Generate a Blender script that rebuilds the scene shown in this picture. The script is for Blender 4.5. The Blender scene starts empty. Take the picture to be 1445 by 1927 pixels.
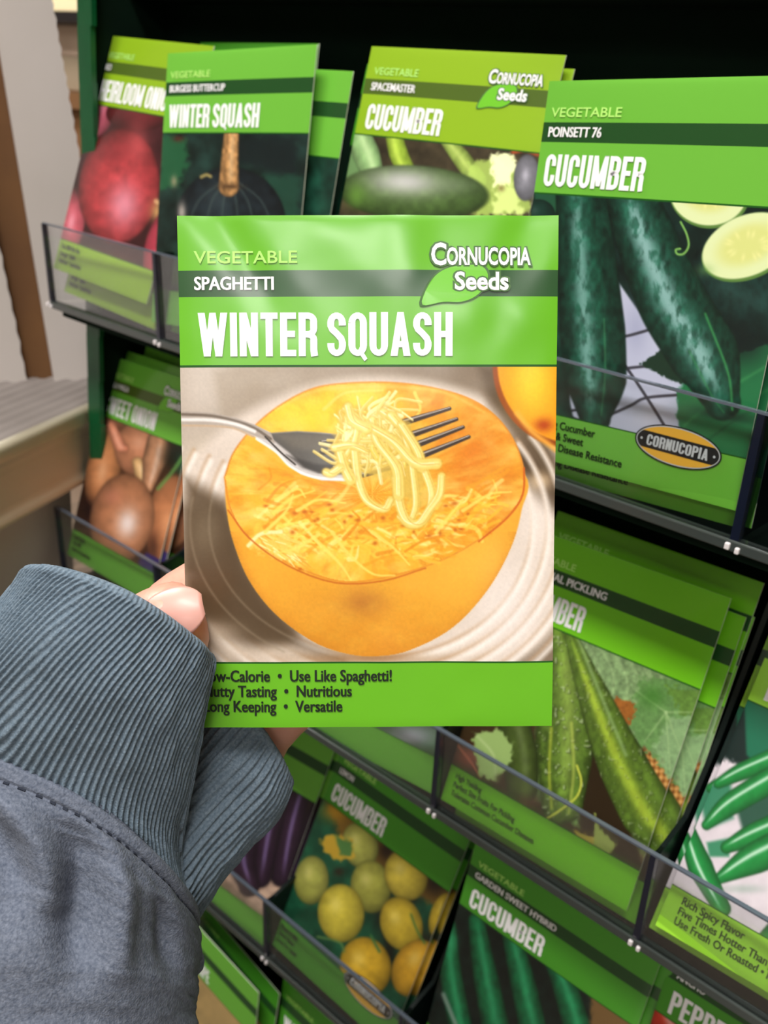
import bpy, bmesh, math, random
import numpy as np
from mathutils import Vector, Matrix

# ------------------------------------------------------------------ camera, world, lights, exposure
SC = bpy.context.scene
COL = SC.collection
FPX, PX, PY = 1838.08, 722.5, 963.5            # focal length and centre, in pixels of the 1445 x 1927 frame
RC = np.array([[0.738848, 0.668168, 0.087496], [-0.316549, 0.22951, 0.920392], [0.594895, -0.707727, 0.381081]])
CP = np.array([0.46094, -0.26396, 0.06809])
cam_d = bpy.data.cameras.new('camera'); cam = bpy.data.objects.new('camera', cam_d); COL.objects.link(cam)
U_, S_, V_ = np.linalg.svd(RC); RO = U_ @ V_
mw = Matrix.Identity(4)
for i in range(3):
    for j in range(3): mw[i][j] = float(RO[j, i])
    mw[i][3] = float(CP[i])
cam.matrix_world = mw
cam_d.sensor_fit = 'VERTICAL'; cam_d.sensor_height = 24.0; cam_d.sensor_width = 18.0
cam_d.lens = 24.0 * FPX / 1927.0
cam_d.clip_start = 0.01; cam_d.clip_end = 30
cam_d.dof.use_dof = True; cam_d.dof.focus_distance = 0.222; cam_d.dof.aperture_fstop = 15.5
SC.camera = cam
SC.view_settings.view_transform = 'Standard'; SC.view_settings.look = 'None'
SC.view_settings.gamma = 1.0; SC.view_settings.use_curve_mapping = False
SC.view_settings.exposure = 0.05
world = bpy.data.worlds.new('store_ambience'); SC.world = world; world.use_nodes = True
bg = world.node_tree.nodes['Background']; bg.inputs['Color'].default_value = (1.0, 0.97, 0.94, 1); bg.inputs['Strength'].default_value = 0.16

def area(name, loc, target, sx, sy, power, col=(1, .97, .93)):
    d = bpy.data.lights.new(name, 'AREA'); d.shape = 'RECTANGLE'; d.size = sx; d.size_y = sy; d.energy = power; d.color = col
    o = bpy.data.objects.new(name, d); COL.objects.link(o); o.location = loc
    o.rotation_euler = (Vector(target) - Vector(loc)).to_track_quat('-Z', 'Y').to_euler()
    return o
CEIL = 1.65
FLOORZ = -1.15
LAMPS = [(0.45, -0.80, 46), (2.15, -2.30, 26), (0.1, -2.9, 9), (2.6, -3.9, 10), (-1.6, -.1, 56)]  # the last lamp is added to brighten the far shelf on the left
for k, (lx, ly, pw) in enumerate(LAMPS):
    area('fluorescent_tube_light', (lx, ly, CEIL - 0.07), (lx, ly, -1), 1.2, 0.30, pw)

# ------------------------------------------------------------------ helpers
def s2l(c):
    c = np.asarray(c, float) / 255.0
    return np.where(c <= 0.04045, c / 12.92, ((c + 0.055) / 1.055) ** 2.4)
def lin(c): return tuple(float(x) for x in s2l(c)) + (1.0,)
def at(u, v, depth):
    d = RC.T @ np.array([(u - PX) / FPX, -(v - PY) / FPX, -1.0])
    return CP + d * depth
def hit(u, v, n, c):
    """point where the sight line through (u, v) meets the plane n.X = c"""
    d = RC.T @ np.array([(u - PX) / FPX, -(v - PY) / FPX, -1.0]); n = np.asarray(n, float)
    return CP + d * ((c - n @ CP) / (n @ d))
def mat(name, rgb, rough=0.5, metal=0.0, coat=0.0, spec=0.5, attr=False, bump=None, mottle=None, emit=None, sss=0.0):
    m = bpy.data.materials.new(name); m.use_nodes = True; nt = m.node_tree; b = nt.nodes['Principled BSDF']
    b.inputs['Base Color'].default_value = lin(rgb); b.inputs['Roughness'].default_value = rough; b.inputs['Metallic'].default_value = metal
    b.inputs['Coat Weight'].default_value = coat; b.inputs['Coat Roughness'].default_value = 0.12; b.inputs['Specular IOR Level'].default_value = spec
    if sss: b.inputs['Subsurface Weight'].default_value = sss; b.inputs['Subsurface Radius'].default_value = (0.006, 0.002, 0.001); b.inputs['Subsurface Scale'].default_value = 0.5
    tc = nt.nodes.new('ShaderNodeTexCoord')
    if attr:
        a = nt.nodes.new('ShaderNodeAttribute'); a.attribute_name = 'Col'; nt.links.new(a.outputs['Color'], b.inputs['Base Color'])
    if mottle:
        sc, amt, rgb2 = mottle
        n = nt.nodes.new('ShaderNodeTexNoise'); n.inputs['Scale'].default_value = sc; n.inputs['Detail'].default_value = 4
        nt.links.new(tc.outputs['Object'], n.inputs['Vector'])
        r = nt.nodes.new('ShaderNodeValToRGB'); r.color_ramp.elements[0].position = 0.5 - amt; r.color_ramp.elements[1].position = 0.5 + amt
        r.color_ramp.elements[0].color = lin(rgb); r.color_ramp.elements[1].color = lin(rgb2)
        nt.links.new(n.outputs['Fac'], r.inputs['Fac']); nt.links.new(r.outputs['Color'], b.inputs['Base Color'])
    if bump:
        sc, st, dist = bump
        n = nt.nodes.new('ShaderNodeTexNoise'); n.inputs['Scale'].default_value = sc; n.inputs['Detail'].default_value = 3
        nt.links.new(tc.outputs['Object'], n.inputs['Vector'])
        bp = nt.nodes.new('ShaderNodeBump'); bp.inputs['Strength'].default_value = st; bp.inputs['Distance'].default_value = dist
        nt.links.new(n.outputs['Fac'], bp.inputs['Height']); nt.links.new(bp.outputs['Normal'], b.inputs['Normal'])
    if emit:
        b.inputs['Emission Color'].default_value = lin(rgb); b.inputs['Emission Strength'].default_value = emit
    return m
def mesh_obj(name, V, F, mats, parent=None, smooth=False, fmat=None, colors=None):
    me = bpy.data.meshes.new(name); me.from_pydata([tuple(map(float, v)) for v in V], [], [tuple(int(i) for i in f) for f in F])
    for m in (mats if isinstance(mats, (list, tuple)) else [mats]): me.materials.append(m)
    if fmat is not None: me.polygons.foreach_set('material_index', np.asarray(fmat, dtype=np.int32))
    if smooth: me.polygons.foreach_set('use_smooth', np.ones(len(me.polygons), dtype=bool))
    if colors is not None:
        ca = me.color_attributes.new('Col', 'FLOAT_COLOR', 'POINT')
        a = np.ones((len(V), 4), dtype=np.float32); a[:, :3] = colors; ca.data.foreach_set('color', a.ravel())
    me.update()
    o = bpy.data.objects.new(name, me); COL.objects.link(o)
    if parent: o.parent = parent
    return o
def empty(name, loc, parent=None):
    o = bpy.data.objects.new(name, None); o.empty_display_size = 0.02; COL.objects.link(o); o.location = tuple(map(float, loc)); return o
def tag(o, label=None, cat=None, group=None, kind=None):
    if label: o['label'] = label
    if cat: o['category'] = cat
    if group: o['group'] = group
    if kind: o['kind'] = kind
    return o
def keep(child, parent):
    """parent a child built in world coordinates without moving it"""
    child.parent = parent; child.matrix_parent_inverse = Matrix.Translation(parent.location).inverted()
    return child
class MB:
    def __init__(s): s.V, s.F, s.M = [], [], []
    def add(s, V, F, m=0):
        n = len(s.V); s.V += [tuple(map(float, v)) for v in V]; s.F += [tuple(i + n for i in f) for f in F]; s.M += [m] * len(F); return s
    def hexa(s, P, m=0):      # 8 corners: bottom loop then top loop
        return s.add(P, [(3, 2, 1, 0), (4, 5, 6, 7), (0, 1, 5, 4), (1, 2, 6, 5), (2, 3, 7, 6), (3, 0, 4, 7)], m)
    def box(s, a, b, m=0):
        x0, y0, z0 = a; x1, y1, z1 = b
        return s.hexa([(x0, y0, z0), (x1, y0, z0), (x1, y1, z0), (x0, y1, z0), (x0, y0, z1), (x1, y0, z1), (x1, y1, z1), (x0, y1, z1)], m)
    def prism(s, poly, off, m=0):   # polygon (3D points) extruded by off
        n = len(poly); P = [np.asarray(p, float) for p in poly]; Q = [p + np.asarray(off) for p in P]
        F = [tuple(range(n)), tuple(range(2 * n - 1, n - 1, -1))] + [(i + n, (i + 1) % n + n, (i + 1) % n, i) for i in range(n)]
        return s.add(P + Q, F, m)
    def build(s, name, mats, parent=None, smooth=False, bevel=0):
        o = mesh_obj(name, s.V, s.F, mats, parent, smooth, s.M)
        if bevel:
            b = o.modifiers.new('bevel', 'BEVEL'); b.width = bevel; b.segments = 2; b.limit_method = 'ANGLE'
        return o

# ------------------------------------------------------------------ numpy noise
_rs = np.random.RandomState(7); _NT = _rs.rand(256, 256)
def vnoise(x, y):
    xi = np.floor(x).astype(int); yi = np.floor(y).astype(int); fx = x - xi; fy = y - yi
    fx = fx * fx * (3 - 2 * fx); fy = fy * fy * (3 - 2 * fy)
    a = _NT[xi % 256, yi % 256]; b = _NT[(xi + 1) % 256, yi % 256]; c = _NT[xi % 256, (yi + 1) % 256]; d = _NT[(xi + 1) % 256, (yi + 1) % 256]
    return (a * (1 - fx) + b * fx) * (1 - fy) + (c * (1 - fx) + d * fx) * fy
def fbm(x, y, o=4):
    s = 0; a = 0.5
    for i in range(o): s = s + a * vnoise(x + 17.3 * i, y - 9.1 * i); x = x * 2.03; y = y * 2.03; a *= 0.5
    return s / (1 - 0.5 ** o)

# ------------------------------------------------------------------ printed pictures: a small painter (colours of the ink, per vertex)
def sst(a, b, x):
    t = np.clip((x - a) / (b - a), 0, 1); return t * t * (3 - 2 * t)
class Sheet:
    def __init__(s, X, Y, base):
        s.X, s.Y = X, Y; s.C = np.ones((len(X), 3)) * np.array(base, float)
    def mix(s, a, col, idx=None):
        col = np.asarray(col, float)
        if idx is None: s.C = s.C * (1 - a[:, None]) + col * a[:, None]
        else: s.C[idx] = s.C[idx] * (1 - a[:, None]) + col * a[:, None]
    def grad(s, p0, c0, p1, c1, a=1.0):
        p0 = np.array(p0, float); d = np.array(p1, float) - p0
        t = np.clip(((s.X - p0[0]) * d[0] + (s.Y - p0[1]) * d[1]) / (d @ d), 0, 1)[:, None]
        s.C = s.C * (1 - a) + a * (np.array(c0) * (1 - t) + np.array(c1) * t)
    def _ell(s, cx, cy, rx, ry, ang):
        a = math.radians(ang); dx = s.X - cx; dy = s.Y - cy
        return (dx * math.cos(a) + dy * math.sin(a)) / rx, (-dx * math.sin(a) + dy * math.cos(a)) / ry
    def ell(s, cx, cy, rx, ry, col, ang=0, soft=3.0, op=1.0):
        x, y = s._ell(cx, cy, rx, ry, ang); r = np.sqrt(x * x + y * y); d = (r - 1) * min(rx, ry)
        s.mix(op * (1 - sst(-soft, soft, d)), col)
    def glow(s, cx, cy, rx, ry, col, ang=0, op=1.0):
        x, y = s._ell(cx, cy, rx, ry, ang); s.mix(op * np.exp(-1.6 * (x * x + y * y)), col)
    def ball(s, cx, cy, rx, ry, base, ang=0, hi=(255, 255, 255), hs=0.5, hp=(-.25, -.3), dark=0.45, soft=1.5, nz=0.12, seed=0, pw=14):
        x, y = s._ell(cx, cy, rx, ry, ang); r2 = x * x + y * y; r = np.sqrt(r2); d = (r - 1) * min(rx, ry)
        idx = np.nonzero(d < soft * 2)[0]
        if len(idx) == 0: return
        x, y, r2, d = x[idx], y[idx], r2[idx], d[idx]
        z = np.sqrt(np.clip(1 - r2, 0, 1)); sh = dark + (1 - dark) * np.clip(z * 0.85 + 0.25 * (x * hp[0] + y * hp[1]) / 0.4 * 0.6, 0, 1)
        n = fbm(s.X[idx] / 14 + seed, s.Y[idx] / 14, 3) - 0.5
        c = np.array(base, float)[None] * (sh * (1 + nz * 2 * n))[:, None]
        h = np.exp(-pw * ((x - hp[0]) ** 2 + (y - hp[1]) ** 2)) * hs
        c = c * (1 - h[:, None]) + np.array(hi, float) * h[:, None]
        a = (1 - sst(-soft, soft, d))
        s.C[idx] = s.C[idx] * (1 - a[:, None]) + c * a[:, None]
    def spl(s, P, n=24):
        P = np.array(P, float)
        if len(P) == 2:
            t = np.linspace(0, 1, n)[:, None]; return P[0] * (1 - t) + P[1] * t
        out = []
        Q = np.vstack([2 * P[0] - P[1], P, 2 * P[-1] - P[-2]])
        for i in range(len(P) - 1):
            t = np.linspace(0, 1, max(3, n // (len(P) - 1)), endpoint=False)[:, None]
            a, b, c, d = Q[i], Q[i + 1], Q[i + 2], Q[i + 3]
            out.append(0.5 * ((2 * b) + (-a + c) * t + (2 * a - 5 * b + 4 * c - d) * t * t + (-a + 3 * b - 3 * c + d) * t ** 3))
        out.append(P[-1:]); return np.vstack(out)
    def near(s, path, pad):
        """indices near the path, distance, parameter 0..1 and signed side"""
        x0, y0 = path[:, :2].min(0) - pad; x1, y1 = path[:, :2].max(0) + pad
        idx = np.nonzero((s.X > x0) & (s.X < x1) & (s.Y > y0) & (s.Y < y1))[0]
        if len(idx) == 0: return idx, None, None, None
        x, y = s.X[idx], s.Y[idx]; best = np.full(len(idx), 1e9); tt = np.zeros(len(idx)); sd = np.zeros(len(idx)); n = len(path) - 1
        for i in range(n):
            a, b = path[i, :2], path[i + 1, :2]; d = b - a; L = d @ d + 1e-9
            t = np.clip(((x - a[0]) * d[0] + (y - a[1]) * d[1]) / L, 0, 1)
            qx = x - a[0] - t * d[0]; qy = y - a[1] - t * d[1]; dd = qx * qx + qy * qy; m = dd < best
            best[m] = dd[m]; tt[m] = (i + t[m]) / n; sd[m] = np.sign(d[0] * qy[m] - d[1] * qx[m])
        return idx, np.sqrt(best), tt, sd
    def line(s, P, w, col, soft=1.2, op=1.0, w1=None):
        p = s.spl(P); w1 = w if w1 is None else w1; idx, d, t, sd = s.near(p, max(w, w1) + soft * 2)
        if len(idx) == 0: return
        ww = (w * (1 - t) + w1 * t) / 2
        s.mix(op * (1 - sst(-soft, soft, d - ww)), col, idx)
    def tube(s, P, R, base, hi=(255, 255, 255), hs=0.5, ho=-0.25, hw=0.25, dark=0.35, soft=1.8, nz=0.15, nsc=9, ribs=0, wart=0, seed=0, hn=0.0):
        """a long rounded fruit along the path P with radii R; ho = where the sheen runs across (-1..1)"""
        p = s.spl(P, 36); rr = np.interp(np.linspace(0, 1, 50), np.linspace(0, 1, len(R)), R)
        idx, d, t, sd = s.near(p, max(R) + soft * 2)
        if len(idx) == 0: return
        r = np.interp(t, np.linspace(0, 1, 50), rr); q = np.clip(d / r, 0, 1.5) * sd
        z = np.sqrt(np.clip(1 - q * q, 0, 1)); sh = dark + (1 - dark) * (0.75 * z + 0.25 * np.clip(1 - np.abs(q - ho), 0, 1))
        n = fbm(s.X[idx] / nsc + seed, s.Y[idx] / nsc / 1.5, 4) - 0.5
        c = np.array(base, float)[None] * (sh * (1 + 2.2 * nz * n))[:, None]
        if ribs: c = c * (1 + 0.10 * np.sin(q * ribs + 1))[:, None]
        h = np.exp(-((q - ho) / hw) ** 2) * hs * np.clip(np.sin(np.pi * np.clip(t * 0.96 + .02, 0, 1)) * 1.6, 0, 1)
        if hn: h = h * (.30 + .90 * sst(.30, .66, fbm(s.X[idx] / 10 + 5 + seed, s.Y[idx] / 20, 4)))
        h = np.clip(h, 0, 1)
        c = c * (1 - h[:, None]) + np.array(hi, float) * h[:, None]
        if wart:
            wn = vnoise(s.X[idx] / 5.0 + 3, s.Y[idx] / 5.0); k = sst(0.72, 0.9, wn) * wart
            c = c * (1 - k[:, None]) + (c * 0.5) * k[:, None]
            k = sst(0.78, 0.95, vnoise(s.X[idx] / 5.0 + 3.3, s.Y[idx] / 5.0 + .35)) * wart
            c = c * (1 - k[:, None]) + np.array([200, 220, 170.]) * k[:, None]
        a = 1 - sst(-soft, soft, d - r)
        s.C[idx] = s.C[idx] * (1 - a[:, None]) + c * a[:, None]
    def sd(s, P):
        P = np.array(P, float); n = len(P); x, y = s.X, s.Y; best = np.full(len(x), 1e12); ins = np.zeros(len(x), bool)
        for i in range(n):
            a, b = P[i], P[(i + 1) % n]; e = b - a
            t = np.clip(((x - a[0]) * e[0] + (y - a[1]) * e[1]) / (e @ e + 1e-9), 0, 1)
            best = np.minimum(best, (x - a[0] - t * e[0]) ** 2 + (y - a[1] - t * e[1]) ** 2)
            c = ((a[1] > y) != (b[1] > y))
            if abs(e[1]) > 1e-9: ins ^= c & (x < (e[0]) * (y - a[1]) / e[1] + a[0])
        return np.where(ins, -1, 1) * np.sqrt(best)
    def poly(s, P, col, soft=1.5, op=1.0, smooth=False, rag=0.0, rs=6.0):
        if smooth: P = s.spl(list(P) + [P[0]], 6 * len(P))[:-1]
        d = s.sd(P)
        if rag: d = d + rag * (fbm(s.X / rs, s.Y / rs, 3) - .5) * 2
        a = op * (1 - sst(-soft, soft, d)); s.mix(a, col); return a
    def grain(s, amt, sc=3.0, seed=0):
        n = (fbm(s.X / sc + seed, s.Y / sc, 3) - 0.5) * 2; s.C = s.C * (1 + amt * n)[:, None]

def homog(c):
    """sheet coordinates of (u, v) on a packet face from the sheet's four corners"""
    A = []; b = []
    for (u, v), (x, y) in zip(((0, 0), (1, 0), (1, 1), (0, 1)), c):
        A.append([u, v, 1, 0, 0, 0, -u * x, -v * x]); b.append(x); A.append([0, 0, 0, u, v, 1, -u * y, -v * y]); b.append(y)
    h = np.linalg.solve(np.array(A, float), np.array(b, float))
    return lambda u, v: ((h[0] * u + h[1] * v + h[2]) / (h[6] * u + h[7] * v + 1), (h[3] * u + h[4] * v + h[5]) / (h[6] * u + h[7] * v + 1))

# ------------------------------------------------------------------ lettering
def bez_arc(cx, cy, rx, ry, a0, a1, n=9):
    return [(cx + rx * math.cos(math.radians(a0 + (a1 - a0) * i / n)), cy + ry * math.sin(math.radians(a0 + (a1 - a0) * i / n))) for i in range(n + 1)]
TS, TB = 0.19, 0.145          # stem and bar thickness of the condensed capitals, cap height 1
def strip(path, MBx, ts=TS, tb=TB):
    path = [p for i, p in enumerate(path) if i == 0 or math.hypot(p[0] - path[i - 1][0], p[1] - path[i - 1][1]) > 1e-5]
    n = len(path); V = []
    for i, (x, y) in enumerate(path):
        a = path[max(0, i - 1)]; b = path[min(n - 1, i + 1)]; dx, dy = b[0] - a[0], b[1] - a[1]; L = math.hypot(dx, dy) + 1e-9
        nx, ny = -dy / L, dx / L; h = 0.5 / math.sqrt((nx / ts) ** 2 + (ny / tb) ** 2)
        V += [(x + nx * h, y + ny * h), (x - nx * h, y - ny * h)]
    MBx.append((V, [(2 * i, 2 * i + 1, 2 * i + 3, 2 * i + 2) for i in range(n - 1)]))
def quad(P, MBx): MBx.append((P, [tuple(range(len(P)))]))
def glyph(ch):
    """returns (advance width, pieces)"""
    o = []; W_ = 0.50; h = TS / 2; b = TB / 2; w = W_
    def stem(x): quad([(x - h, 0), (x + h, 0), (x + h, 1), (x - h, 1)], o)
    def bar(x0, x1, y): quad([(x0, y - b), (x1, y - b), (x1, y + b), (x0, y + b)], o)
    def diag(x0, x1, t=TS, y0=0.0, y1=1.0): quad([(x0 - t / 2, y0), (x0 + t / 2, y0), (x1 + t / 2, y1), (x1 - t / 2, y1)], o)
    L, Rr = h, w - h; rx = (Rr - L) / 2; cx = w / 2; ry = 0.17
    top = bez_arc(cx, 1 - b - ry, rx, ry, 180, 0); bot = bez_arc(cx, b + ry, rx, ry, 0, -180)
    if ch in 'OQ':
        strip(top + bot + [top[0]], o)
        if ch == 'Q': quad([(w * .50, .10), (w * .62, .22), (w * 1.02, -.06), (w * .86, -.12)], o)
    elif ch == 'C': strip([(Rr, 0.64)] + top[::-1] + bot[::-1][0:] + [(Rr, 0.36)], o)
    elif ch == 'G':
        strip([(Rr, 0.66)] + top[::-1] + bot[::-1] + [(Rr, 0.48)], o); bar(cx, w, .46)
    elif ch == 'U': strip([(L, 1.0)] + bot[::-1] + [(Rr, 1.0)], o)
    elif ch == 'S':
        m1 = bez_arc(cx, .5 + .16 + .0, rx, .16, 180, 250, 5); 
        strip([(Rr, .70)] + [p for p in top[::-1]] + [(L, .70), (L + .03, .62), (cx, .52), (Rr - .03, .40), (Rr, .30)] + bot + [(L, .30)], o)
    elif ch == 'I': w = TS; stem(h)
    elif ch == 'H': stem(L); stem(Rr); bar(L, Rr, .5)
    elif ch == 'N': stem(L); stem(Rr); quad([(0, 1), (TS * 1.05, 1), (w, 0), (w - TS * 1.05, 0)], o)
    elif ch == 'T': w = .46; bar(0, w, 1 - b); quad([(w / 2 - h, 0), (w / 2 + h, 0), (w / 2 + h, 1), (w / 2 - h, 1)], o)
    elif ch == 'E': w = .43; stem(h); bar(h, w, 1 - b); bar(h, w - .03, .51); bar(h, w, b)
    elif ch == 'F': w = .43; stem(h); bar(h, w, 1 - b); bar(h, w - .03, .51)
    elif ch == 'L': w = .42; stem(h); bar(h, w, b)
    elif ch in 'PRB':
        stem(h); rp = bez_arc(cx, 0, rx, 0, 0, 0)
        up = [(h, 1 - b)] + bez_arc(cx, 1 - b - .13, rx, .13, 90, 0, 6) + bez_arc(cx, .46 + b + .10, rx, .13, 0, -90, 6) + [(h, .46 + b - .03)]
        strip(up, o)
        if ch == 'B':
            strip([(h, .5)] + bez_arc(cx, .5 - .13, rx, .13, 90, 0, 6) + bez_arc(cx, b + .13, rx, .13, 0, -90, 6) + [(h, b)], o)
        if ch == 'R':
            strip([(cx - .02, .50)] + bez_arc(cx - .02, .50 - .12, rx + .02, .12, 90, 0, 6) + [(Rr, .15), (Rr + .02, 0)], o)
    elif ch == 'M': w = .66; quad([(0, 0), (TS, 0), (TS, 1), (0, 1)], o); quad([(w - TS, 0), (w, 0), (w, 1), (w - TS, 1)], o); t = TS * .9; quad([(w / 2 - t / 2, .08), (w / 2 + t / 2, .08), (TS, 1), (0, 1)], o); quad([(w / 2 - t / 2, .08), (w / 2 + t / 2, .08), (w, 1), (w - TS, 1)], o)
    elif ch == 'W':
        w = .80; t = TS
        for a, c in ((0, .20), (.40, .20), (.40, .60), (.80, .60)):
            x1 = a * (w - t) / .80 + t / 2; x0 = c * (w - t) / .80 + t / 2
            diag(x0, x1, t if c * a == 0 or a == .8 else t * .9)
    elif ch == 'A':
        w = .54; t = TS; quad([(0, 0), (t, 0), (w / 2 + t * .45, 1), (w / 2 - t * .45, 1)], o); quad([(w - t, 0), (w, 0), (w / 2 + t * .45, 1), (w / 2 - t * .45, 1)], o); bar(.14, w - .14, .27)
    elif ch == 'V':
        w = .54; t = TS; quad([(w / 2 - t * .45, 0), (w / 2 + t * .45, 0), (t, 1), (0, 1)], o); quad([(w / 2 - t * .45, 0), (w / 2 + t * .45, 0), (w, 1), (w - t, 1)], o)
    elif ch == ' ': w = .14
    return w, o
def title(text, x0, ybase, cap, width=None, slant=0.0):
    """heavy condensed capitals; coordinates in metres on the packet face, returns (verts2d, faces)"""
    V, F, x = [], [], 0.0
    for i, ch in enumerate(text):
        w, ps = glyph(ch)
        for pv, pf in ps:
            n = len(V); V += [(px + x, py) for px, py in pv]; F += [tuple(k + n for k in f) for f in pf]
        x += w + 0.065
    k = cap if width is None else width / max(x - .065, 1e-6)
    return [(x0 + px * k + slant * py * cap, ybase + py * cap) for px, py in V], F
_tcache = {}
def text2d(body, off=0.0):
    key = (body, off)
    if key in _tcache: return _tcache[key]
    cu = bpy.data.curves.new('lettering_curve', 'FONT'); cu.body = body; cu.size = 1.0; cu.offset = off; cu.resolution_u = 3; cu.fill_mode = 'FRONT'
    ob = bpy.data.objects.new('lettering_curve', cu); COL.objects.link(ob); bpy.context.view_layer.update()
    dg = bpy.context.evaluated_depsgraph_get(); me = ob.evaluated_get(dg).to_mesh()
    V = [(v.co.x, v.co.y) for v in me.vertices]; F = [tuple(p.vertices) for p in me.polygons]
    ob.evaluated_get(dg).to_mesh_clear(); bpy.data.objects.remove(ob); bpy.data.curves.remove(cu)
    _tcache[key] = (V, F); return V, F
CAPH = None
def caph():
    global CAPH
    if CAPH is None: CAPH = max(v[1] for v in text2d('H')[0])
    return CAPH
def words(body, x0, ybase, cap, width=None, off=0.0, cond=0.7, slant=0.0, bold=0.0):
    V, F = text2d(body, off)
    if not V: return [], []
    k = cap / caph(); xa = min(v[0] for v in V); xb = max(v[0] for v in V)
    kx = k * cond if width is None else width / (xb - xa)
    P = [(x0 + (x - xa) * kx + slant * y * k, ybase + y * k) for x, y in V]
    if bold:      # heavier stems: the same letters printed again a hair to the side
        n = len(P); P = P + [(x + bold * cap, y) for x, y in P]; F = F + [tuple(i + n for i in f) for f in F]
    return P, F

# ------------------------------------------------------------------ materials
M = {}
M['green'] = mat('packet_green_ink', (112, 196, 28), 0.30, coat=0.35)
M['gloss'] = mat('glossy_packet_green_ink', (102, 182, 24), 0.34, coat=0.75)
M['glossband'] = mat('glossy_packet_band_ink', (34, 80, 36), 0.34, coat=0.75)
for k in ('gloss', 'glossband'): M[k].node_tree.nodes['Principled BSDF'].inputs['Coat Roughness'].default_value = .20
M['green2'] = mat('packet_mid_green_ink', (108, 182, 60), 0.30, coat=0.3)
M['olive'] = mat('packet_olive_green_ink', (142, 182, 34), 0.32, coat=0.3)
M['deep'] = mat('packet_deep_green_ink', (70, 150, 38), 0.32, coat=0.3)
M['lime'] = mat('packet_lime_ink', (158, 222, 58), 0.32, coat=0.3)
M['band'] = mat('packet_band_ink', (30, 74, 32), 0.30, coat=0.35)
M['bandO'] = mat('packet_olive_band_ink', (78, 102, 34), 0.30, coat=0.3)
M['rule'] = mat('packet_rule_ink', (22, 84, 20), 0.35)
M['pic'] = mat('printed_picture', (200, 200, 200), 0.30, coat=0.3, attr=True)
M['paper'] = mat('packet_paper_edge', (214, 220, 200), 0.6)
M['white'] = mat('white_print', (246, 246, 248), 0.45)
M['pale'] = mat('pale_green_print', (182, 236, 120), 0.4)
M['black'] = mat('black_print', (14, 30, 14), 0.5)
M['outline'] = mat('grey_green_outline_print', (74, 112, 62), 0.45)
M['leaf'] = mat('leaf_print', (112, 196, 44), 0.35, coat=0.3)
M['gold'] = mat('gold_print', (236, 178, 60), 0.35)
M['badge'] = mat('black_badge_print', (24, 26, 30), 0.4)
M['silver'] = mat('silver_print', (196, 200, 204), 0.4)

PW, PH = 0.0848, 0.1165
HV, FV, B0, B1 = 0.287, 0.866, 0.103, 0.153
# fitted pose (base middle, yaw, lean, roll) and the four corners of the drawing sheet the artwork is laid out on
def rot(yaw, lean, roll):
    return Matrix.Rotation(yaw, 4, 'Z') @ Matrix.Rotation(-lean, 4, 'X') @ Matrix.Rotation(roll, 4, 'Y')

class Face:
    """surface of a filled paper envelope: (u, v) -> local metres, front is -y, base middle at the origin"""
    def __init__(s, thick=0.0016, wave=0.0, seed=0, bend=0.0, flap=0.0):
        s.t, s.w, s.seed, s.bend, s.flap = thick, wave, seed, bend, flap
    def y(s, u, v):
        u = np.asarray(u, float); v = np.asarray(v, float)
        e = np.clip(4 * u * (1 - u), 0, 1) ** 0.6 * np.clip(4 * v * (1 - v), 0, 1) ** 0.5
        mid = s.bend * (u - 0.5) ** 2 * 4 + s.w * (fbm(u * 3.2 + s.seed, v * 4.1 + s.seed * .7, 3) - .5)
        if s.flap:
            k = np.exp(-((v - 0.0) / 0.16) ** 2)
            mid = mid + s.flap * k * (np.exp(-((u - 0.10 - .9 * v) / 0.06) ** 2) - .8 * np.exp(-((u - .58) / .07) ** 2) + .9 * np.exp(-((u - .93 + .5 * v) / .06) ** 2))
        return mid, s.t * 0.5 * e + 0.00015
    def front(s, u, v, off=0.0):
        mid, h = s.y(u, v)
        return np.stack([(np.asarray(u) - .5) * PW, mid - h - off, (1 - np.asarray(v)) * PH], -1)
    def back(s, u, v):
        mid, h = s.y(u, v)
        return np.stack([(np.asarray(u) - .5) * PW, mid + h, (1 - np.asarray(v)) * PH], -1)

def grid(face, u0, u1, v0, v1, nu, nv, off):
    U, Vv = np.meshgrid(np.linspace(u0, u1, nu), np.linspace(v0, v1, nv)); U, Vv = U.ravel(), Vv.ravel()
    P = face.front(U, Vv, off); i = np.arange(nv - 1)[:, None] * nu + np.arange(nu - 1)[None]
    i = i.ravel(); F = np.stack([i, i + nu, i + nu + 1, i + 1], 1)
    return P, F, U, Vv
def big_mesh(name, P, F, mats, parent, colors=None, fmat=None):
    me = bpy.data.meshes.new(name); nv, nf = len(P), len(F)
    me.vertices.add(nv); me.vertices.foreach_set('co', np.asarray(P, np.float32).ravel())
    me.loops.add(nf * 4); me.loops.foreach_set('vertex_index', np.asarray(F, np.int32).ravel())
    me.polygons.add(nf); me.polygons.foreach_set('loop_start', np.arange(nf, dtype=np.int32) * 4)
    me.polygons.foreach_set('use_smooth', np.ones(nf, bool))
    for m in mats: me.materials.append(m)
    if fmat is not None: me.polygons.foreach_set('material_index', np.asarray(fmat, np.int32))
    me.update(calc_edges=True)
    if colors is not None:
        ca = me.color_attributes.new('Col', 'FLOAT_COLOR', 'POINT')
        a = np.ones((nv, 4), np.float32); a[:, :3] = colors; ca.data.foreach_set('color', a.ravel())
    o = bpy.data.objects.new(name, me); COL.objects.link(o); o.parent = parent
    return o
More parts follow.
